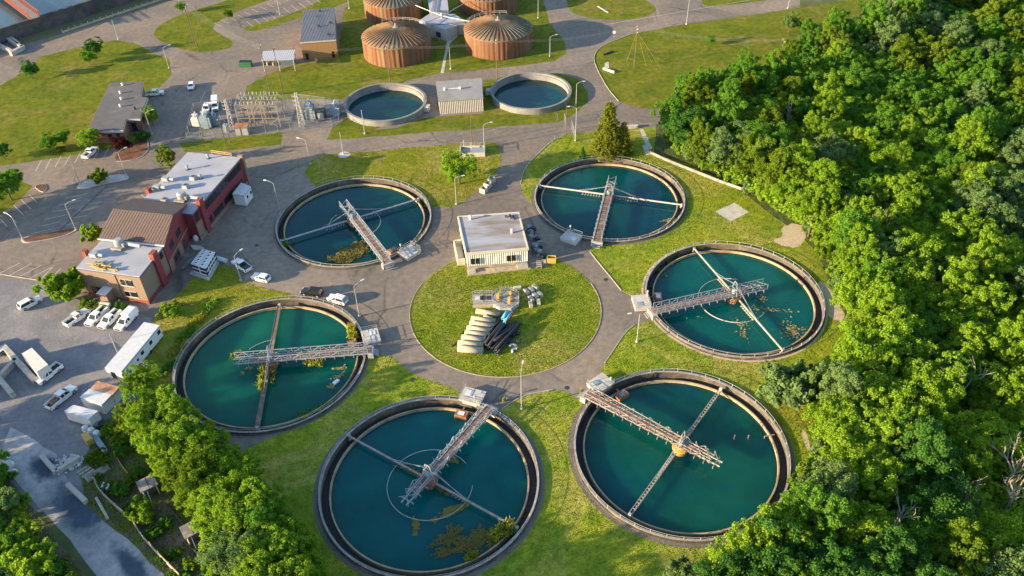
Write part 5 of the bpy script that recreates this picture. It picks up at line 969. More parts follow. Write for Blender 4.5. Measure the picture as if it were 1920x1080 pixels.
q = A(1151, 72); t = thing('road_sign', tuple(q), 'small round white road sign at the fork', 'sign'); MB().bar(q, q+Vector((0, 0, 2.2)), .1).build('post', 'galv', t); MB().tube([(q.x, q.y-.06, 2.2), (q.x, q.y+.02, 2.2)], .5, 16).build('disc', 'white_paint', t)
# parking markings, islands
mk = MB()
def line(a, b_, w=.13): p, q = A(*a, .006), A(*b_, .006); d = (q-p).normalized(); n = Vector((-d.y, d.x, 0))*w/2; mk.add([p-n, q-n, q+n, p+n], [(0, 1, 2, 3)])
for i in range(8): line((67+18.2*i, 320-3.6*i), (78+18.2*i, 300-3.6*i))
for i in range(7): line((38+13.5*i*1.0+2, 0) if False else (123-13*i, 371+13.4*i), (165-13*i, 363+13.2*i)); line((167-14*i+8, 363+13*i-3), (214-14*i+5, 355+13*i-3))
for a, b_ in (((54, 365), (70, 380)), ((39, 374), (58, 392)), ((26, 385), (44, 403)), ((12, 398), (31, 418)), ((0, 410), (13, 424)), ((0, 512), (37, 493)), ((16, 517), (59, 494)), ((37, 518), (77, 498)), ((57, 521), (97, 501)), ((77, 523), (98, 501)), ((93, 525), (114, 503)), ((265, 365), (273, 372)), ((252, 377), (262, 384)), ((242, 388), (250, 395)), ((376, 190), (384, 172)), ((393, 190), (401, 172)), ((452, 188), (458, 176)), ((441, 188), (447, 176))): line(a, b_)
for i in range(14): line((402+14*i, 43-5.2*i), (415+14*i, 49-5.2*i)); line((462+14*i, 40-5*i), (475+14*i, 50-5*i)) if i < 11 else None
line((1130, 47), (1700, -50), .14)
mm = M('road_paint', (.50, .49, .46), .8, .25, 3); o = mk.build('parking_lines', 'road_paint'); struct(o, 'faded white parking bay lines and road lines', 'markings')
def island(pts, label, mat, kerbm='concrete_light', h=.14, name='kerb_island'):
    P = smoothed([V2(A(*p)) for p in pts], 1); t = thing(name, (sum(p[0] for p in P)/len(P), sum(p[1] for p in P)/len(P), 0), label, 'kerb island'); MB().prism(P, 0, h).build('kerb', kerbm, t)
    if mat: MB().prism(inset(P, -.09), .02, h+.03).build('bed', mat, t)
island(((142, 353), (150, 345), (178, 333), (236, 326), (243, 333), (238, 338), (190, 346), (160, 355)), 'pale concrete kerb island with a shrub, between the car parks', None); island(((38, 450), (60, 441), (120, 432), (143, 426), (147, 431), (120, 444), (60, 455), (44, 456)), 'long kerb island with red bed in the marked car park', 'mulch'); island(((62, 349), (78, 345), (88, 347), (88, 357), (78, 362)), 'small red bedded kerb corner by the dark green tree', 'mulch')
x = MB(); p0, p1 = A(92, 443), A(196, 347); d = (p1-p0).normalized(); n = Vector((-d.y, d.x, 0)); x.prism([V2(p) for p in (p0-n*1.0, p1-n*.9, p1+n*.9, p0+n*1.0)], 0, .12); struct(x.build('median_strip', 'gravel'), 'narrow gravel median strip between the parking rows', 'pavement')
def kerbline(pts, label, w=.16, h=.12, mat='concrete', name='kerb'):
    P = [A(*p) for p in pts]; P = [P[0]]+[Vector((*q, 0)) for q in smoothed([V2(p) for p in P], 1)[1:-3]]+[P[-1]]; x = MB()
    for a, b_ in zip(P, P[1:]): x.bar(a+Vector((0, 0, h/2)), b_+Vector((0, 0, h/2)), w, h)
    struct(x.build(name, mat), label, 'kerb')
kerbline([(976, 345), (980, 325), (990, 308), (1005, 292), (1030, 268), (1046, 259)], 'kerb along the lawn left of the spruce'); kerbline([(1160, 190), (1140, 167), (1122, 135), (1113, 113), (1117, 97), (1133, 83), (1187, 63)], 'kerb round the tip of the fork lawn'); kerbline([(1106, 472), (1120, 490), (1145, 520), (1165, 545)], 'kerb along the lawn between the right tanks'); kerbline([(1190, 609), (1173, 622), (1150, 657), (1134, 680)], 'kerb round the lawn between the two right tanks', .15, .1); kerbline([(0, 514), (60, 524), (107, 530)], 'concrete kerb at the edge of the marked bays'); kerbline([(277, 262), (279, 283), (262, 297), (238, 302), (218, 303)], 'kerb round the reddish mulch bed'); kerbline([(940, 768), (955, 757), (973, 747), (993, 738), (1037, 731)], 'kerb along the lawn above the bottom tanks', .15, .1)
cn = [(GC[0]+GR*math.cos(a), GC[1]+GR*math.sin(a)) for a in np.linspace(math.pi*.86, math.pi*2.12, 60)]; x = MB()
for a, b_ in zip(cn, cn[1:]): x.bar((*a, .05), (*b_, .05), .13, .1)
struct(x.build('kerb', 'concrete_old'), 'low kerb around the round lawn', 'kerb')
# ---------------------------------------------------------------- on the round lawn
q = A(948, 568); M('slab_grey', (.25, .24, .23), .9, .2, 1)
t = thing('valve_chamber', (q.x, q.y, 0), 'octagonal railed concrete chamber with yellow valves on the round lawn', 'valve chamber'); oc = [(q.x+3.1*math.cos(a*math.pi/4+.39), q.y+3.1*math.sin(a*math.pi/4+.39)) for a in range(8)]
MB().prism(oc, 0, .95).build('body', 'concrete_light', t); MB().prism(inset(oc, -.12), .95, .98).build('floor', 'slab_grey', t); bx = [(q.x-7.0, q.y-1.4), (q.x-2.7, q.y-1.4), (q.x-2.7, q.y+1.9), (q.x-7.0, q.y+1.9)]; MB().prism(bx, 0, .93).build('side_block', 'clay_pipe', t)
for i, (hx, mt) in enumerate(((-6.0, 'white_metal'), (-4.8, 'dark_metal'), (-3.5, 'dark_metal'))): MB().box((q.x+hx, q.y+.7, .97), (.95, 1.3, .08)).build('hatch', mt, t)
r = MB(); Lp = oc+[oc[0]]
for a, b_ in zip(Lp, Lp[1:]):
    for z in (1.5, 2.05): r.bar((*a, z), (*b_, z), .08)
    for f in (0, .5): c = (a[0]+(b_[0]-a[0])*f, a[1]+(b_[1]-a[1])*f); r.bar((*c, .9), (*c, 2.1), .09)
Lb = [bx[1], bx[0], bx[3], bx[2]]
for a, b_ in zip(Lb, Lb[1:]):
    for z in (1.5, 2.0): r.bar((*a, z), (*b_, z), .08)
    for f in (0, .34, .67, 1): c = (a[0]+(b_[0]-a[0])*f, a[1]+(b_[1]-a[1])*f); r.bar((*c, .9), (*c, 2.05), .08)
r.build('railing', 'galv', t)
for ax, ay, s in ((-1.4, .3, 1.1), (1.0, -.9, 1.2), (1.2, .9, .9)):
    v = MB(); v.lathe([(0, .95), (.55*s, .95), (.55*s, 1.15), (.3*s, 1.2), (.35*s, 1.9), (.5*s, 2.0), (.5*s, 2.15), (.1, 2.2), (.1, 2.6), (0, 2.6)], (q.x+ax, q.y+ay), 12, closed=False); v.build('valve', 'yellow_valve', t)
v = MB(); v.bar((q.x-1.1, q.y+.9, .9), (q.x-1.1, q.y+.9, 3.4), .14); v.build('standpipe', 'galv', t); MB().lathe([(0, .98), (1.0, .98), (1.0, 1.05), (0, 1.05)], (q.x-.2, q.y+.5), 20, closed=False).build('manhole_cover', 'blue_grey', t)
# clay pipes
n_ = 0
def pipe(a, b_, r, mat, label, group, z=None, hollow=True, cat='pipe', name='pipe'):
    p, q = A(*a), A(*b_); p.z = q.z = z if z is not None else r; d = (q-p).normalized(); u = Vector((-d.y, d.x, 0)); P = []; n = 14
    for c, rr in ((p, r), (q, r), (q, r*.82), (p, r*.82)):
        P += [c+(u*math.cos(2*math.pi*i/n)+Vector((0, 0, 1))*math.sin(2*math.pi*i/n))*rr for i in range(n)]
    fs = [(k*n+i, k*n+(i+1) % n, ((k+1) % 4)*n+(i+1) % n, ((k+1) % 4)*n+i) for k in range(4) for i in range(n)]
    return tag(MB().add(P, fs).build(name, mat, None, True), label, cat, group)
CP = [((859, 658), (906, 663), .72), ((859, 648), (907, 652), .66), ((866, 637), (911, 643), .66), ((872, 628), (919, 633), .6), ((876, 619), (923, 625), .6), ((881, 610), (929, 616), .6), ((884, 601), (930, 607), .58), ((907, 597), (924, 602), .5), ((893, 587), (938, 594), .58)]
ords = ['nearest', 'second', 'third', 'fourth', 'fifth', 'sixth', 'seventh']
for i, (a, b_, r) in enumerate(CP):
    lb = ('%s pale clay pipe of the stacked row, counting from the camera' % ords[i]) if i < 7 else ('short pale clay pipe at the back of the row, by the green tuft' if i == 7 else 'pale clay pipe lying apart, next to the railed chamber')
    pipe(a, b_, r, 'clay_pipe', lb, 'pale clay pipes on the round lawn', name='clay_pipe')
BP = []
for i in range(17):
    f = i/16; lay = i % 3; BP.append(((906+24*f+RNG.uniform(-3, 3), 652+14*f-12*(i % 2)), (940+36*f+RNG.uniform(-4, 4), 594+14*f+6*(i % 4)), (.30, .85, 1.35)[lay] if 0 < i < 15 else .3))
for a, b_, z in BP: pipe(a, b_, .33, 'black_pipe', 'black plastic pipe in the heap beside the pale clay pipes', 'black pipes in the heap', z, name='black_pipe')
pipe((943, 611), (952, 596), .36, 'blue_pipe', 'thick light blue pipe on the black pipe heap', 'light blue pipes', 1.95, name='blue_pipe'); pipe((946, 617), (960, 596), .3, 'blue_pipe', 'thin light blue pipe beside the red one', 'light blue pipes', 1.85, name='blue_pipe'); pipe((950, 614), (967, 596), .16, 'red_paint', 'thin red pipe on the black pipe heap', None, 1.9, name='red_pipe')
for i, (px, py, rz) in enumerate(((962, 650, .3), (967, 658, 1.2), (960, 640, 2.2), (969, 633, .8), (974, 640, 2.6), (965, 628, 1.7))):
    q = A(px, py, .25); x = MB(); x.tube([(q.x+.7*math.cos(a+rz), q.y+.7*math.sin(a+rz), .25+.15*i*(i > 2)) for a in np.linspace(0, 2.6, 8)], .22, 8); tag(x.build('pipe_elbow', 'white_metal' if i < 2 else 'black_pipe'), ('curved pipe elbow with white lining, %s' % ('upper one' if i == 0 else 'lower one')) if i < 2 else 'black pipe elbow in the heap beside the black pipes', 'pipe elbow', 'pipe elbows' if i > 1 else None)
pipe((862, 640), (869, 622), .16, 'dark_metal', 'thin dark pipe leaning left of the clay pipe row', None, name='steel_pipe'); pipe((846, 651), (858, 642), .12, 'dark_metal', 'thin dark rod on the grass left of the clay pipes', None, name='steel_rod')
# concrete lids
for i, (px, py, rz, lb) in enumerate(((987, 549, 2.1, 'at the left of the top row'), (996, 546, 2.2, 'in the middle of the top row'), (1004, 541, 2.3, 'farthest from the camera'), (996, 563, 2.1, 'left of the middle row'), (1004, 557, 2.2, 'in the centre of the group'), (1012, 554, 2.2, 'at the right of the middle row'), (995, 573, 1.75, 'nearest the camera on the left'), (1010, 569, 1.6, 'nearest the camera on the right'))):
    q = A(px, py); t = thing('concrete_trough', (q.x, q.y, 0), 'small pale concrete trough with ribbed top, '+lb, 'trough', 'small concrete troughs on the round lawn'); x = MB(); x.box((q.x, q.y, .35), (1.6, .72, .7), rz); x.build('body', 'block', t); y = MB(); dx, dy = math.cos(rz), math.sin(rz)
    for k in range(5): y.box((q.x+dx*(-.6+.3*k), q.y+dy*(-.6+.3*k), .72), (.14, .66, .12), rz)
    y.build('ribs', 'concrete_light', t)
q = A(970, 541); tag(MB().box((q.x, q.y, .25), (1.7, .7, .5), .15).build('concrete_block', 'block'), 'single pale concrete block left of the trough group', 'block')
# junk beside the pump building
t_ = random.Random(5)
JL = ['grey scrap casing beside the pump building', 'dark scrap motor beside the pump building']
for i in range(22):
    f = i/22; px, py = 988+28*f+t_.uniform(-4, 9), 428+57*f+t_.uniform(-4, 4); q = A(px, py); s = t_.uniform(.5, 1.1); x = MB()
    if i % 3 == 0: x.lathe([(0, 0), (s*.7, 0), (s*.7, s*.9), (s*.4, s*1.1), (0, s*1.1)], V2(q), 10, closed=False).box((q.x+.3, q.y, s*.4), (s*1.6, .25, .25), i)
    elif i % 3 == 1: x.box((q.x, q.y, s*.4), (s*1.5, s, s*.8), i*.7).box((q.x, q.y, s*.9), (s*.7, s*.5, s*.3), i)
    else: x.tube([(q.x-s, q.y-.3, .3), (q.x, q.y, .3+.3*s), (q.x+s*.8, q.y+.6, .25)], .2, 7)
    tag(x.build('scrap_part', ('blue_grey', 'dark_metal', 'galv_dark', 'wood_grey')[i % 4]), ('dark rounded scrap part' if i % 3 == 0 else 'boxy scrap part' if i % 3 == 1 else 'bent scrap pipe')+' in the heap along the right wall of the pump building', 'scrap', 'scrap heap beside the pump building')
q = A(1034, 492); t = thing('yellow_skip', (q.x, q.y, 0), 'open yellow steel box beside the scrap heap', 'box'); x = MB()
for s in (-1, 1): x.box((q.x, q.y+s*.55, .85), (1.9, .1, 1.5)).box((q.x+s*.95, q.y, .85), (.1, 1.1, 1.5))
x.box((q.x, q.y, .15), (1.9, 1.1, .1)); x.build('body', 'yellow', t); x = MB(); x.bar((q.x-1, q.y-.62, 1.55), (q.x+1, q.y-.62, 1.55), .14); x.build('rim', 'yellow', t)
q = A(1011, 498); t = thing('pallet_frame', (q.x, q.y, 0), 'pale slatted crate standing between the apron and the yellow box', 'crate'); x = MB()
for i in range(4): x.box((q.x, q.y-1.0+.65*i, .55), (1.1, .25, .2))
for s in (-1, 1): x.box((q.x+s*.5, q.y, .3), (.12, 2.3, .6))
x.build('slats', 'wood_grey', t); q = A(1020, 493); tag(MB().box((q.x, q.y, .25), (.9, 1.2, .5), .1).build('small_block', 'concrete'), 'low concrete block between the slatted crate and the yellow box', 'block')
# railed pit and trough by the lone tree
q = A(886, 287); t = thing('railed_pit', (q.x, q.y, 0), 'pale concrete pit with rails above the lone tree', 'pit'); x = MB(); w, dp, h = 3.3, 1.9, 1.2
for s in (-1, 1): x.box((q.x, q.y+s*dp, h/2), (2*w+.3, .3, h)).box((q.x+s*w, q.y, h/2), (.3, 2*dp-.3, h))
x.build('wall', 'block', t); MB().box((q.x, q.y, .55), (2*w-.3, 2*dp-.3, .1)).build('floor', 'galv_dark', t); x = MB(); x.box((q.x+1.5, q.y, .95), (3.2, 2.2, .2)); x.build('cover', 'blue_grey', t); r = MB()
for sx in np.linspace(-w, w, 6): r.bar((q.x+sx, q.y+dp, h), (q.x+sx, q.y+dp, h+1.1), .09)
for z in (.55, 1.05): r.bar((q.x-w, q.y+dp, h+z), (q.x+w, q.y+dp, h+z), .08)
for sy in (-dp, 0): r.bar((q.x+w, q.y+sy, h), (q.x+w, q.y+sy, h+1.1), .09)
r.bar((q.x+w, q.y-dp, h+1), (q.x+w, q.y+dp, h+1), .08); r.build('railing', 'galv', t)
for px, py in ((870, 280), (884, 284)): p = A(px, py); MB().bar((p.x, p.y, 0), (p.x, p.y, 2.8), .18).build('standpipe', 'block', t)
for i in range(3):
    q = A(907.5+7.5*i, 360-9.5*i); x = MB(); rz = .95
    for s in (-1, 1): x.box((q.x+math.cos(rz)*.7*s, q.y+math.sin(rz)*.7*s, .65), (.2, 1.6, 1.3), rz).box((q.x-math.sin(rz)*.7*s, q.y+math.cos(rz)*.7*s, .65), (1.5, .2, 1.3), rz)
    x.box((q.x, q.y, .2), (1.3, 1.3, .2), rz); tag(x.build('planter_box', 'block'), 'open square concrete box, %s of three at the lawn edge' % ('nearest', 'middle', 'farthest')[i], 'concrete box', 'three open concrete boxes')
# ---------------------------------------------------------------- yard corner, bottom left
for pts, w, h, lb in ((((6, 618) if False else (10, 655), (70, 720)), 1.0, 1.3, 'long concrete bay wall behind the pickup on the gravel yard'), (((-20, 735), (33, 680)), .8, 1.3, 'cross wall of the concrete bays at the left edge'), (((-20, 690), (27, 745)), .9, 1.3, 'outer concrete bay wall at the left edge')): beam(*pts, w, h, lb, 'concrete', 'wall', 'bay_wall')
for a, b_, lb in (((80, 858), (107, 889), 'pale block wall of the small bay, left side'), ((108, 888), (152, 860), 'pale block wall of the small bay, long side'), ((129, 912), (163, 944), 'long pale barrier beside the haul road'), ((181, 935), (203, 974), 'thin pale beam lying in the weeds beside the haul road')):
    beam(a, b_, .8 if 'thin' not in lb else .45, .9 if 'thin' not in lb else .4, lb, 'block', 'barrier', 'barrier_block', 'pale concrete barriers by the haul road')
x = MB(); c = A(128, 868)
for i in range(90): x.box((c.x+RNG.normal(0, 1.3), c.y+RNG.normal(0, .8), .15), (RNG.uniform(.15, .5),)*3, RNG.uniform(0, 3), ('X', RNG.uniform(0, 1)))
tag(x.build('rubble', 'stone'), 'heap of pale broken stone in the small block bay', 'rubble', None, 'stuff')
for i, (a, b_) in enumerate((((146, 889), (167, 875)), ((150, 893), (172, 878)), ((155, 897), (178, 882)), ((162, 902), (205, 876)))): beam(a, b_, .5 if i < 3 else 1.6, .4, 'pale beam in the stack by the yellow bin, %s' % ('first from the road', 'second from the road', 'third from the road', 'widest at the back')[i], 'clay_pipe' if i < 3 else 'wood_grey', 'beam', 'stacked_beam', 'stacked beams')
q = A(168, 829); t = thing('yellow_bin', (q.x, q.y, 0), 'open topped yellow skip beside the blue beam', 'skip'); MB().prism([V2(A(*p)) for p in ((157, 826), (167, 838), (179, 832), (167, 820))], .1, 1.5).build('body', 'yellow', t); MB().prism(inset([V2(A(*p)) for p in ((157, 826), (167, 838), (179, 832), (167, 820))], .05), 1.5, 1.6).build('rim', 'yellow', t)
o = beam((176, 816), (200, 851), .9, .9, 'long blue steel beam beside the yellow skip', 'blue_grey', 'beam', 'blue_beam')
for i, (px, py) in enumerate(((163, 808), (174, 812), (184, 818))):
    q = A(px, py); tag(MB().lathe([(0, 0), (.6, 0), (.75, .5), (.55, 1.2), (0, 1.35)], V2(q), 10, closed=False).build('bulk_bag', 'white_metal'), 'white bulk bag by the plain box container, %s of three' % ('left', 'middle', 'right')[i], 'bag', 'white bulk bags')
for i, (px, py) in enumerate(((8, 865), (17, 876), (24, 891))):
    q = A(px, py); x = MB(); x.lathe([(0, 0), (.95, 0), (1.1, .5), (.7, 1.0), (0, 1.1)], V2(q), 8, closed=False); tag(x.build('boulder', 'stone'), 'pale boulder at the left edge of the haul road, %s of three' % ('uppermost', 'middle', 'lowest')[i], 'boulder', 'pale boulders')
q = A(184, 800); t = thing('scrap_trailer', (q.x, q.y, 0), 'small dark flatbed with scrap behind the plain box container', 'trailer'); MB().box((q.x, q.y, .6), (2.6, 1.7, .2), .5).build('bed', 'dark_metal', t); x = MB(); x.box((q.x, q.y, .9), (.5, 1.2, .4), .2).box((q.x-.6, q.y+.2, .85), (.5, .5, .3), 1); x.build('scrap_load', 'wood_grey', t); wheels_ = [MB().tube([(q.x+s, q.y-.9, .35), (q.x+s, q.y-.7, .35)], .35, 10).build('wheel', 'tyre', t) for s in (-.6, .6)]
for px, py, lb in ((194, 917, 'left'), (203, 920, 'right')):
    q = A(px, py); tag(MB().prof([(q.x, .1, .5), (q.x+.1, 1.2, .6), (q.x+.5, 1.3, .4), (q.x+.6, .1, .3)]).build('sheet_panel', 'galv'), lb, 'panel'); o = [c for c in COL.objects if c.name.startswith('sheet_panel')][-1]
    for v in o.data.vertices: v.co.y += q.y
    o['label'] = 'bent grey metal sheet in the weeds by the haul road, %s of two' % lb
q = A(81, 927 if False else 1042); 
for px, py, lb, mt, s in ((90, 1024, 'pale square board beside the haul road', 'white_metal', (1.2, 1.2, .3)), (82, 1028, 'small turquoise board beside the pale square one', 'blue_pipe', (.6, .9, .3))): q = A(px, py); tag(MB().box((q.x, q.y, .3), s, .5).build('board', mt), lb, 'board')
# hut platforms on the old filter bank
for px, py, lb in ((284, 924, 'small timber roofed hut on a frame among the weeds, upper one'), (366, 1009, 'small timber roofed hut on a frame among the weeds, lower one')):
    q = A(px, py); t = thing('timber_hut', (q.x, q.y, 0), lb, 'hut', 'timber huts along the tree row'); rz = .62; MB().box((q.x, q.y, 2.6), (2.9, 2.5, .2), rz, ('X', .1)).build('roof', 'wood_grey', t); MB().box((q.x+.15, q.y-.1, 2.78), (.12, 2.6, .1), rz).build('roof_batten', 'dark_metal', t)
    MB().box((q.x, q.y+.2, 1.5), (2.0, 1.6, 2.0), rz).build('wall', 'wood_pole', t); x = MB()
    for s in (-1, 1):
        for u in (-1, 1): x.bar((q.x+s*1.1*math.cos(rz)-u*1.0*math.sin(rz), q.y+s*1.1*math.sin(rz)+u*1.0*math.cos(rz), 0), (q.x+s*1.1*math.cos(rz)-u*1.0*math.sin(rz), q.y+s*1.1*math.sin(rz)+u*1.0*math.cos(rz), 2.5), .15)
    x.bar((q.x+.4, q.y-1.4, 2.3), (q.x+1.0, q.y-2.4, .6), .12); x.build('frame', 'white_metal', t)
def rails(pts, h, label, mat='wood_grey', name='board_fence', w=.12):
    P = [A(*p) for p in pts]; t = thing(name, tuple(P[0]), label, 'fence'); x = MB()
    for a, b_ in zip(P, P[1:]): x.bar(a+Vector((0, 0, h*.6)), b_+Vector((0, 0, h*.6)), w, h*.8)
    x.build('boards', mat, t)
    for a, b_ in zip(P, P[1:]):
        n = max(1, int((b_-a).length/2.4))
        for i in range(n): q = a.lerp(b_, i/n)+Vector((.1, 0, 0)); MB().bar(q, q+Vector((0, 0, h*1.15)), .14).build('post', mat, t)
rails([(181, 906), (185, 918), (196, 932), (220, 955), (250, 980), (268, 1010), (300, 1045), (340, 1085)], 1.5, 'pale weathered board fence along the haul road', 'clay_pipe'); rails([(214, 850), (232, 880), (262, 912)], .5, 'yellowish timber edging from the yard to the upper hut', 'yellow', 'timber_edging'); rails([(313, 948), (340, 980), (352, 1000)], .5, 'timber edging between the two huts', 'wood_pole', 'timber_edging'); rails([(345, 1018), (385, 1052), (440, 1110)], .5, 'timber edging below the lower hut', 'wood_pole', 'timber_edging'); rails([(270, 985), (296, 958)], .4, 'short rusty rail in the weeds below the upper hut', 'rust', 'timber_edging')
# building just outside the left edge whose shadow lies on the yard
M('shed_clad', (.40, .40, .38), .6, .1, 1)
hw = 9.0; off = Vector((math.cos(SUN_AZ), math.sin(SUN_AZ), 0))*(hw/math.tan(SUN_EL)); c0, c1 = A(173, 642)-off, A(198, 664)-off; dd = (c0-c1).normalized(); nn = Vector((-dd.y, dd.x, 0)); Pw = [V2(p) for p in (c0, c1, c1+nn*14, c0+nn*14)]
t = thing('storage_hall', (sum(p[0] for p in Pw)/4, sum(p[1] for p in Pw)/4, 0), 'plain clad hall standing beyond the left edge, throwing its shadow on the yard', 'building'); MB().prism(Pw, 0, hw).build('wall', 'shed_clad', t); MB().prism(inset(Pw, .02), hw, hw+.2).build('roof', 'roof_grey', t)
# ================================================================ trees
LEAF = {'lime': ((.155, .275, .018), (.255, .405, .034)), 'mid': ((.085, .215, .022), (.15, .305, .034)), 'deep': ((.050, .150, .026), (.09, .21, .034)), 'grey': ((.115, .205, .055), (.19, .29, .10)), 'olive': ((.11, .19, .014), (.185, .27, .026)), 'maroon': ((.045, .012, .016), (.10, .028, .03)), 'spruce': ((.11, .14, .014), (.25, .27, .025))}
for k, (a, b_) in LEAF.items(): leaf_mat('leaf_'+k, a, b_, .52)
def crown_mesh(seed, kind='round', nclump=70, per=120, leaf=.26):
    g = np.random.default_rng(seed); Cs, Ns = [], []
    if kind == 'cone':
        Hh = 12.; 
        for lv in range(26):
            z = 1.0+lv/26*(Hh-1.2); R = 3.9*(1-(z-1)/Hh)**.85+.25; nb = max(4, int(R*4.2))
            for i in range(nb):
                a = 2*np.pi*(i+g.uniform(-.35, .35))/nb+lv*.7; rr = R*g.uniform(.65, 1.12); k = int(per*.55)
                s = g.uniform(.25, 1, k)**.7; p = np.stack([np.cos(a)*rr*s, np.sin(a)*rr*s, z-.45*s*rr*.35+0*s], 1)+g.normal(0, .20, (k, 3))*np.array([1, 1, .7]); Cs.append(p); Ns.append(unit(np.stack([np.cos(a)*np.ones(k), np.sin(a)*np.ones(k), .7*np.ones(k)], 1)+g.normal(0, .5, (k, 3))))
    else:
        ax = {'round': (5, 5, 4.3, 6.0), 'tall': (4.1, 4.1, 5.6, 7.2), 'wide': (5.8, 5.4, 3.5, 5.6), 'bush': (2.2, 2.2, 1.7, 1.5)}[kind]
        lobes = [(np.array([0, 0, ax[3]]), 1.0)]
        nl = g.integers(6, 10)
        for i in range(nl):
            a = 2*np.pi*i/nl+g.uniform(-.4, .4); q = g.uniform(.35, .62); lobes.append((np.array([np.cos(a)*ax[0]*q, np.sin(a)*ax[1]*q, ax[3]+ax[2]*g.uniform(-.4, .6)]), g.uniform(.36, .6)))
        sc = ax[0]/5.0
        for i in range(nclump):
            c, s = lobes[0] if i < nclump*.22 else lobes[1+int(g.integers(0, nl))]
            d = g.normal(0, 1, 3); d[2] = d[2]*.8+.25; d /= np.linalg.norm(d); s2 = s*(.62 if s == 1.0 else 1)
            pc = c+d*np.array(ax[:3])*s2*g.uniform(.75, 1.08); rc = (.38+.75*g.random()**1.5)*sc; k = int(per*(.5+rc/sc*.55))
            u = g.normal(0, 1, (k, 3))+d*1.0+np.array([0, 0, .35]); u = unit(u); Cs.append(pc+u*rc*g.uniform(.3, 1.0, (k, 1))**.6*g.uniform(.8, 1.35, (k, 1))*np.array([1, 1, .8])); Ns.append(unit(u*.7+g.normal(0, .55, (k, 3))+np.array([0, 0, .15])))
    C = np.concatenate(Cs).astype(np.float32); Nn = np.concatenate(Ns); k = len(C); r = unit(g.normal(0, 1, (k, 3))); T = unit(np.cross(Nn, r)); B = np.cross(Nn, T); s = leaf*g.uniform(.55, 1.25, (k, 1))
    return C, T*s, B*s*.75
CM = {}
for nm, kind, n, seeds, pr, lf in (('round', 'round', 190, (1, 2, 3), 140, .125), ('tall', 'tall', 180, (4, 5), 140, .125), ('wide', 'wide', 200, (6, 7), 140, .125), ('bush', 'bush', 80, (8, 9), 130, .13), ('cone', 'cone', 0, (10, 11), 56, .15)):
    CM[nm] = []
    for s in seeds:
        o = fast_quads('crown', *crown_mesh(s, kind, n, pr, lf), 'leaf_mid'); CM[nm].append(o.data); bpy.data.objects.remove(o)
def trunk_mesh(seed, h, r, limbs=5, spread=2.5):
    g = random.Random(seed); b = MB(); b.tube([(0, 0, -.2), (g.uniform(-.2, .2), g.uniform(-.2, .2), h*.5), (g.uniform(-.3, .3), g.uniform(-.3, .3), h)], r, 8, r*.4)
    for i in range(limbs):
        a = 2*math.pi*i/limbs+g.uniform(-.5, .5); z = h*g.uniform(.4, .75); e = (math.cos(a)*spread, math.sin(a)*spread, z+h*.32); b.tube([(0, 0, z), (e[0]*.5, e[1]*.5, z+h*.2), e], r*.45, 5, r*.12)
    o = b.build('trunk', 'bark'); d = o.data; bpy.data.objects.remove(o); return d
TM = {'round': trunk_mesh(1, 8, .26), 'tall': trunk_mesh(2, 10, .24, 5, 2.0), 'wide': trunk_mesh(3, 7.5, .28, 6, 3.2), 'bush': trunk_mesh(4, 1.8, .07, 5, 1.1), 'cone': trunk_mesh(5, 12, .22, 0)}
ti = 0
def tree(name, loc, shape, col, sc, label, group=None, cat='tree', zs=1.0, var=None):
    global ti
    ti += 1; t = thing(name, (loc[0], loc[1], 0), label, cat, group); t.rotation_euler = (0, 0, RNG.uniform(0, 6.28)); t.scale = (sc, sc, sc*zs)
    me = CM[shape][ti % len(CM[shape]) if var is None else var]; o = bpy.data.objects.new('crown', me); COL.objects.link(o); o.parent = t; s = o.material_slots[0]; s.link = 'OBJECT'; s.material = MATS['leaf_'+col]
    k = bpy.data.objects.new('trunk', TM[shape]); COL.objects.link(k); k.parent = t; return t
# single trees and shrubs of the grounds
tree('broadleaf_tree', A(862, 345), 'wide', 'lime', .92, 'lone spreading tree on the dry lawn above the algae tank', zs=.95)
tree('spruce_tree', A(1138, 288), 'cone', 'spruce', 1.3, 'tall dense spruce above the upper right tank', var=0); tree('spruce_tree', A(1166, 288), 'cone', 'spruce', .8, 'smaller spruce against the right side of the tall one', var=1); tree('spruce_tree', A(1262, 240), 'cone', 'deep', .95, 'dark spruce at the tip of the wood by the road', var=1); tree('sapling', A(1092, 296), 'cone', 'deep', .28, 'tiny dark conifer left of the tall spruce')
for px, py, shp, col, s, lb in ((100, 285, 'round', 'mid', .5, 'round green tree at the left of the pair below the office lawn'), (123, 272, 'round', 'mid', .45, 'round green tree at the right of the pair below the office lawn'), (175, 280, 'round', 'lime', .62, 'bright green tree in front of the brick office'), (288, 235, 'tall', 'lime', .5, 'bright tree at the entrance side of the brick office'), (234, 288, 'round', 'maroon', .52, 'dark maroon tree in the mulch bed'), (10, 300, 'round', 'deep', .5, 'dark tree at the left edge below the office lawn'),
    (22, 375, 'wide', 'mid', .85, 'dark green spreading tree at the grass corner of the car park'), (320, 318, 'tall', 'olive', .62, 'olive green tree at the back left corner of the far wing'), (62, 148, 'round', 'deep', .55, 'dark tree near the settling basin road, left one'), (182, 108, 'round', 'deep', .6, 'dark tree near the settling basin road, right one'), (170, 122, 'round', 'mid', .5, 'small green tree below the right dark tree, upper left lawn'),
    (1330, 85, 'round', 'mid', .34, 'small lone round tree on the fork lawn'), (1478, 62, 'round', 'grey', .62, 'pale grey tree at the edge of the fork lawn'), (1508, 64, 'round', 'olive', .55, 'olive tree touching the pale grey one at the lawn edge'), (1612, 18, 'round', 'mid', .3, 'small shrub on the lawn near the top edge'), (342, 24, 'round', 'mid', .38, 'small tree by the far road above the teardrop lawn'), (430, 98 - 60, 'round', 'olive', .4, 'olive shrub on the bank by the far car park')): tree('broadleaf_tree', A(px, py), shp, col, s, lb)
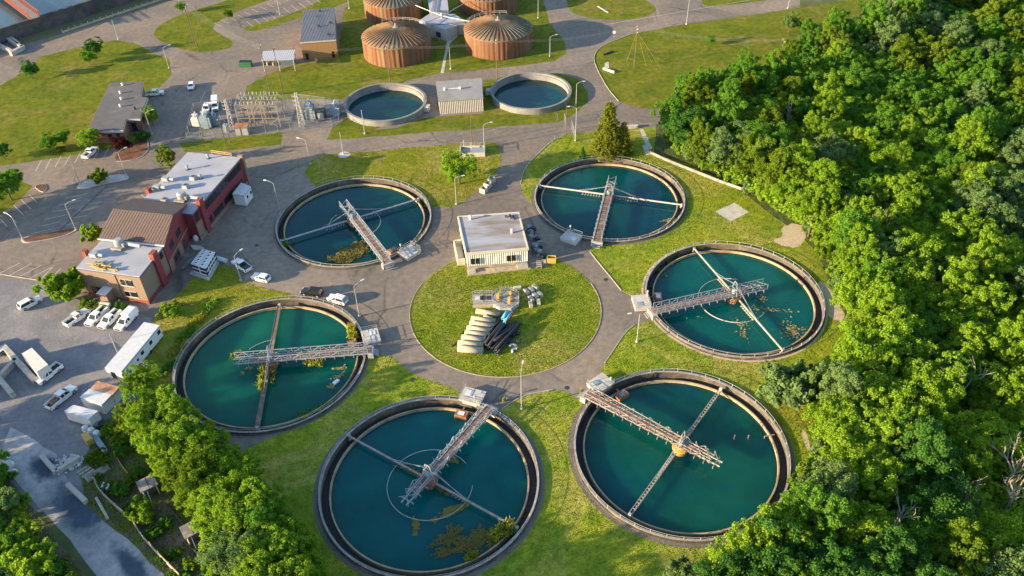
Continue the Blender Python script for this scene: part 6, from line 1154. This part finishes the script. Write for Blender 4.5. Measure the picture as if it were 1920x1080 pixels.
for px, py, col, s, zs, lb in ((188, 343, 'olive', 1.15, 1.0, 'rounded shrub growing in the pale kerb island'), (178, 453, 'lime', 1.25, 1.2, 'bright green bush at the left end of the gabled wing'), (133, 562, 'lime', 2.1, 1.1, 'large bright bush at the left corner of the tan wing'), (268, 262, 'deep', 1.1, .7, 'low dark shrub by the brick office entrance'), (251, 267, 'lime', .6, .8, 'small yellow green shrub in the mulch bed'), (320, 590, 'lime', 1.2, .6, 'low bright bush on the lawn behind the long trailer'), (115, 295 - 10, 'olive', .6, .8, 'low olive bush beside the pair of office trees'),
    (166, 573, 'lime', .9, .5, 'low weedy bush along the tan wall, left one'), (196, 578, 'lime', .8, .5, 'low weedy bush along the tan wall, middle one'), (226, 579, 'mid', .8, .5, 'low weedy bush along the tan wall, right one')): tree('bush', A(px, py), 'bush', col, s, lb, None, 'bush', zs)
# ---------------------------------------------------------------- the tree row, lower left
ROW = [(276, 742, 'round', 'lime', .72), (255, 812, 'round', 'olive', .66), (292, 812, 'round', 'lime', .95), (345, 815, 'tall', 'lime', .9), (330, 868, 'round', 'lime', 1.0), (330, 898, 'round', 'lime', .7), (392, 868, 'round', 'lime', .95), (375, 925, 'round', 'olive', 1.0), (420, 945, 'wide', 'lime', .95), (465, 925, 'round', 'lime', .8), (368, 948, 'round', 'lime', .6), (470, 1000, 'round', 'lime', 1.0), (432, 1010, 'wide', 'lime', .95), (520, 1010, 'tall', 'mid', .85), (520, 1070, 'round', 'lime', 1.0), (460, 1075, 'round', 'grey', .95), (560, 1110, 'round', 'lime', .95), (500, 1140, 'wide', 'lime', 1.0), (610, 1170, 'round', 'lime', .85), (420, 1100, 'bush', 'lime', 1.4), (655, 1140, 'bush', 'grey', 1.3)]
ROW += [(308, 842, 'round', 'lime', .75), (372, 888, 'round', 'lime', .75), (428, 902, 'round', 'lime', .8), (450, 975, 'round', 'lime', .8), (500, 965, 'tall', 'lime', .7), (405, 975, 'round', 'lime', .7), (560, 1050, 'round', 'lime', .8)]
RN = {'lime': 'yellow green', 'grey': 'pale grey green', 'mid': 'mid green', 'deep': 'dark green', 'olive': 'olive'}
RW = ['beside the end of the long trailer', 'nearest the storage sheds', 'behind the storage sheds', 'at the rim of the left tank', 'above the upper timber hut, in the tree row', 'just right of the upper timber hut', 'at the low rim side of the left tank', 'in the tree row above the gap between the huts', 'in the middle of the tree row', 'facing the grass between the tanks', 'directly above the lower timber hut', 'in the lower half of the tree row, brightest', 'beside the lower timber hut', 'facing the left side of the lowest tank', 'near the bottom of the row by the lowest tank', 'below the lower timber hut', 'at the bottom edge by the lowest tank', 'at the bottom edge, left of the lowest tank', 'cut by the bottom edge beside the lowest tank', 'at the bottom edge below the huts', 'at the bottom edge by the lowest rim', 'second in from the storage sheds', 'inside the row, level with the upper hut', 'inside the row, facing the grass', 'inside the row, level with the lower hut', 'facing the grass below the left tank', 'between the huts and the row middle', 'nearest the rim of the lowest tank']
for (px, py, shp, col, s), w in zip(ROW, RW): tree('broadleaf_tree' if shp != 'bush' else 'bush', A(px, py), shp, col, s*.94, '%s %s %s' % (RN[col], 'tree' if shp != 'bush' else 'bush', w), 'trees of the row between the yard and the tanks', 'tree' if shp != 'bush' else 'bush')
SH = [(205, 812, 'lime', .6), (190, 850, 'olive', .5), (178, 866, 'olive', .6), (196, 868, 'olive', .6), (228, 830, 'lime', .8), (232, 850, 'mid', .7), (186, 896, 'mid', .35), (228, 925, 'mid', .75), (245, 905, 'olive', .6), (212, 915, 'olive', .55), (262, 890, 'mid', .55), (258, 940, 'lime', .35), (272, 970, 'lime', 1.1), (312, 985, 'mid', .6), (290, 1005, 'mid', .6), (330, 1040, 'mid', .5), (355, 1065, 'lime', .6), (405, 1055, 'lime', .9), (395, 1090, 'mid', .7), (345, 1090, 'mid', .6), (312, 1050, 'deep', .5), (322, 1085, 'mid', .5), (428, 1060, 'olive', .8), (242, 955, 'mid', .45), (430, 1095, 'lime', .9)]
for i, (px, py, col, s) in enumerate(SH): tree('shrub', A(px, py), 'bush', col, s, '%s shrub in the overgrown bank, %s' % (RN[col], 'near the yellow skip' if i < 6 else 'beside the board fence' if px < 250 else 'by the upper hut' if py < 1000 else 'by the lower hut'), 'shrubs of the overgrown bank', 'shrub', .8)
for i, (px, py, shp, col, s) in enumerate(((15, 985, 'round', 'grey', .75), (-12, 1010, 'round', 'olive', .7), (45, 1010, 'round', 'lime', .5), (20, 1030, 'bush', 'mid', 1.6), (52, 1045, 'bush', 'lime', 1.7), (70, 1080, 'bush', 'lime', 1.7), (100, 1090, 'bush', 'mid', 1.3), (-15, 930, 'bush', 'mid', 2.0), (5, 905, 'bush', 'mid', 1.3), (30, 965, 'bush', 'lime', 1.3), (25, 1085, 'bush', 'grey', 1.4), (130, 1110, 'bush', 'olive', 1.1))):
    tree('broadleaf_tree' if shp != 'bush' else 'bush', A(px, py), shp, col, s, '%s %s at the lower left corner, %s' % (RN[col], 'tree' if shp != 'bush' else 'bush', ('with pale leaves nearest the edge', 'cut by the left edge', 'brightest of the corner', 'between the pale tree and the corner', 'above the corner bush', 'close to the bottom edge', 'beside the turquoise board', 'half out at the left edge', 'just below the boulders', 'beside the boulders', 'in the corner itself', 'beside the haul road')[i]), 'greenery at the lower left corner', 'tree' if shp != 'bush' else 'bush')
for i, (px, py, s) in enumerate(((640, 1215, 1.0), (690, 1275, 1.05), (740, 1330, 1.0), (600, 1235, 1.1), (800, 1400, 1.1), (560, 1200, 1.0), (880, 1470, 1.1))): tree('broadleaf_tree', A(px, py), 'round', 'lime', s, 'yellow green tree continuing the row below the bottom edge', 'trees below the bottom edge')
# trees standing just outside the left edge, their shade lies on the car park and haul road
for i, (px, py, s) in enumerate(((-110, 425, 1.0), (-190, 470, 1.1), (-90, 455, .9), (-160, 900, 1.1), (-260, 860, 1.2), (-230, 960, 1.2), (-120, 980, 1.0), (-330, 1000, 1.2))): tree('broadleaf_tree', A(px, py), 'round', 'mid', s, 'green tree standing just beyond the left edge', 'trees beyond the left edge')
# ---------------------------------------------------------------- the wood
FB = [V2(A(*p)) for p in ((1248, 262), (1290, 222), (1340, 198), (1400, 170), (1480, 138), (1560, 105), (1640, 58), (1700, 20), (1790, -45), (2080, -120), (2300, 500), (2250, 1330), (1330, 1330), (1335, 1180), (1352, 1105), (1405, 1050), (1462, 1005), (1520, 955), (1560, 910), (1555, 830), (1545, 765), (1600, 700), (1618, 640), (1600, 575), (1565, 505), (1530, 455), (1470, 415), (1405, 372), (1320, 325), (1275, 295))]
g = np.random.default_rng(21); xs = g.uniform(min(p[0] for p in FB), max(p[0] for p in FB), 30000); ys = g.uniform(min(p[1] for p in FB), max(p[1] for p in FB), 30000); k = inside(FB, xs, ys); cand = list(zip(xs[k], ys[k])); kept = []
for x, y in cand:
    px, py = PX((x, y, 7))
    if px > 1975 or py > 1150 or py < -70: continue
    edge = min(math.hypot(x-a, y-b_) for a, b_ in FB); dm = 4.9+min(edge, 25)*.055+max(0, (y-150))*.010
    if all((x-a)**2+(y-b_)**2 > dm*dm for a, b_, *_ in kept): kept.append((x, y, px, py))
kept.sort(key=lambda q: q[3])
DEAD = [(1775, 785), (1655, 1030), (1868, 920), (1885, 975), (1795, 965), (1475, 252), (1455, 150), (1658, 66), (1630, 480), (1880, 410)]
land = [(1300, 250, 'near the roadside dark spruce'), (1380, 350, 'behind the low timber wall'), (1450, 420, 'behind the concrete pad'), (1540, 480, 'behind the sandy patch'), (1600, 600, 'facing the weedy gutter tank'), (1560, 720, 'between the two right tanks'), (1570, 880, 'facing the lower right tank'), (1400, 1030, 'by the lower right rim'), (1550, 150, 'by the left wood pole'), (1680, 70, 'by the upper wood pole'), (1770, 740, 'around the tall bare dead tree'), (1650, 1000, 'around the forked dead tree'), (1870, 900, 'around the twiggy dead trees'), (1480, 230, 'around the small dead tree'), (1880, 400, 'around the right edge bare tree'), (1880, 120, 'in the top right corner'), (1890, 600, 'at the right edge of the wood'), (1880, 1040, 'in the bottom right corner'), (1700, 300, 'in the middle of the upper wood'), (1700, 550, 'in the middle of the wood'), (1800, 200, 'deep in the upper wood'), (1600, 350, 'above the sandy patch')]
cnt = {}
def edge_of(x, y): return min(math.hypot(x-a, y-b_) for a, b_ in FB)
for x, y, px, py in kept:
    if any(abs(x-A(a, b_).x) < 3.4 and -8 < y-A(a, b_).y < 3.5 for a, b_ in DEAD): continue
    lit = g.random(); u = math.sin(x*.07+1.3)+math.cos(y*.06+.4)+g.normal(0, .8); far = y > 190
    col = 'lime' if u > .9 else 'mid' if u > -.3 else 'olive' if u > -.9 else 'grey' if u > -1.5 else 'deep'
    if far and col == 'lime' and g.random() < .5: col = 'mid'
    if not far and col in ('mid', 'olive') and py > 200 and g.random() < .5: col = 'lime'
    if (px < 1660 and py > 880 or px < 1720 and py > 380) and g.random() < .55: col = 'lime'
    if py <= 380 and col == 'deep' and g.random() < .6: col = 'mid'
    shp = ('round', 'tall', 'wide', 'tall')[g.integers(0, 4)]; s = g.uniform(.86, 1.12); edgy = edge_of(x, y) < 14; lm = min(land, key=lambda q: math.hypot(px-q[0], py-q[1]))
    key = (col, shp, lm[2]); cnt[key] = cnt.get(key, 0)+1; size = {'round': 'round headed', 'tall': 'upright', 'wide': 'spreading'}[shp]
    if px > 1960 or py > 1130: w_ = 'just outside the frame beside the wood'
    o = tree('broadleaf_tree', (x, y), shp, col, s*1.04, None, 'trees of the wood', zs=g.uniform(.95, 1.2)*(1.12 if edgy else 1)); o['_k'] = '|'.join(key)
by = {}
for o in COL.objects:
    if '_k' in o: by.setdefault(o['_k'], []).append(o)
NUM = ['nearest the camera', 'second from the camera', 'third from the camera', 'fourth from the camera', 'fifth from the camera', 'sixth from the camera', 'seventh from the camera']
for kk, L_o in by.items():
    col, shp, where = kk.split('|'); L_o.sort(key=lambda o: o.location.y); size = {'round': 'round', 'tall': 'upright', 'wide': 'spreading'}[shp]
    for i, o in enumerate(L_o): o['label'] = '%s %s tree %s' % (RN[col], size, where)+((', '+NUM[min(i, 6)]) if len(L_o) > 1 else ''); del o['_k']
# undergrowth filling the gaps of the wood
def undergrowth(n, label, FB=FB, box=(30, 200, 55, 330), hs=1.0):
    xs = RNG.uniform(box[0], box[1], n); ys = RNG.uniform(box[2], box[3], n); k = inside(FB, xs, ys); xs, ys = xs[k], ys[k]; k = len(xs)
    hgt = hs*(3.0+3.4*(np.sin(xs*.9+1.7*np.sin(ys*.31))*np.cos(ys*.8+1.3*np.sin(xs*.27))*.5+.5)); z = hgt*RNG.uniform(.35, 1.05, k)
    nn = unit(np.stack([RNG.normal(-.3, .6, k), RNG.normal(-.2, .6, k), RNG.uniform(.3, 1, k)], 1)); T = unit(np.cross(nn, RNG.normal(0, 1, (k, 3)))); B = np.cross(nn, T); s = .27*RNG.uniform(.5, 1.3, (k, 1))
    tag(fast_quads('undergrowth', np.stack([xs, ys, z], 1), T*s, B*s*.8, 'leaf_lime'), label, 'undergrowth', None, 'stuff')
undergrowth(800000, 'dense green undergrowth between the trunks of the wood')
undergrowth(150000, 'green undergrowth beneath the tree row by the huts', [V2(A(*p)) for p in ((250, 790), (330, 785), (430, 870), (570, 1000), (650, 1150), (500, 1150), (395, 1000), (345, 930), (290, 870))], (-80, -15, 60, 112), .75)
# bushes along the edge of the wood
ED = [(1275, 290), (1300, 305), (1325, 318), (1350, 330), (1380, 345), (1408, 362), (1430, 376), (1455, 392), (1490, 412), (1520, 435), (1540, 462), (1552, 490), (1568, 520), (1582, 548), (1600, 585), (1608, 612), (1600, 650), (1588, 680), (1468, 745), (1490, 730), (1505, 742), (1455, 722), (1530, 755), (1535, 790), (1540, 825), (1545, 860), (1530, 900), (1510, 930), (1480, 965), (1440, 1005), (1400, 1045), (1360, 1085), (1330, 1120), (1470, 760), (1262, 268), (1400, 165), (1440, 150), (1340, 195), (1520, 118), (1600, 75), (1375, 175), (1270, 1085)]
for i, (px, py) in enumerate(ED):
    col = ('lime', 'grey', 'lime', 'olive')[i % 4]; lm = min(land, key=lambda q: math.hypot(px-q[0], py-q[1])); s = g.uniform(.9, 1.7); big = 1440 < px < 1510 and 715 < py < 765
    tree('bush', A(px, py), 'bush', col, s*(1.35 if big else 1), '%s bush on the wood edge, %s, %s one' % (RN[col], lm[2].replace('around', 'facing'), 'upper' if i % 2 else 'lower'), 'bushes along the edge of the wood', 'bush', 1.1)
# dead trees
def dead(px, py, h, label, seed, n=5, z=0, tilt=.5):
    r = random.Random(seed); q = A(px, py); t = thing('dead_tree', (q.x, q.y, 0), label, 'dead tree', 'bare dead trees in the wood'); b = MB()
    def br(p, d, l, rad, dep):
        e = p+d*l; m_ = p+d*l*.5+Vector((r.uniform(-.1, .1), r.uniform(-.1, .1), 0))*l; b.tube([p, m_, e], rad, 6, rad*.55)
        if dep:
            for i in range(n if dep == 3 else 3):
                dn = (d+Vector((r.uniform(-1, 1), r.uniform(-1, 1), r.uniform(-.2, .7)))*tilt*1.5).normalized(); br(p.lerp(e, r.uniform(.55, 1)), dn, l*r.uniform(.5, .75), rad*.5, dep-1)
    br(Vector((q.x, q.y, 0)), Vector((r.uniform(-.15, .15), r.uniform(-.15, .15), 1)).normalized(), h*.5, .30, 3); b.build('branches', 'dead_wood', t)
for i, (px, py, h, lb) in enumerate(((1775, 785, 14, 'tallest bare dead tree, below the right edge of the wood'), (1655, 1030, 11, 'forked bare tree low in the wood, near the bottom edge'), (1868, 920, 13, 'twiggy dead tree at the right edge, upper of the twiggy ones'), (1885, 975, 11, 'twiggy dead tree at the right edge, lowest one'), (1795, 965, 11, 'twiggy dead tree left of the two at the right edge'), (1475, 252, 9, 'small bare tree in a dark gap of the upper wood'), (1630, 480, 13, 'thin bare tree rising in the middle of the wood'), (1880, 410, 13, 'bare tree at the right edge of the upper wood'))): dead(px, py, h, lb, 40+i)
# grass blades
grass(['lawn:circle'], 'blade', 70000, (-23, 20, 110, 153), 'long grass blades on the round lawn')
grass(['lawn:near'], 'blade', 260000, (-60, 92, 60, 205), 'long grass blades on the lawn round the tanks', .13)
grass(['lawn:triangle', 'lawn:upper'], 'blade_dry', 240000, (-90, 2, 100, 205), 'short dry grass blades above the left tanks', .10)
grass(['scrub', 'dirt'], 'blade', 60000, (-100, -20, 60, 125), 'rank weeds on the bank along the haul road', .5)
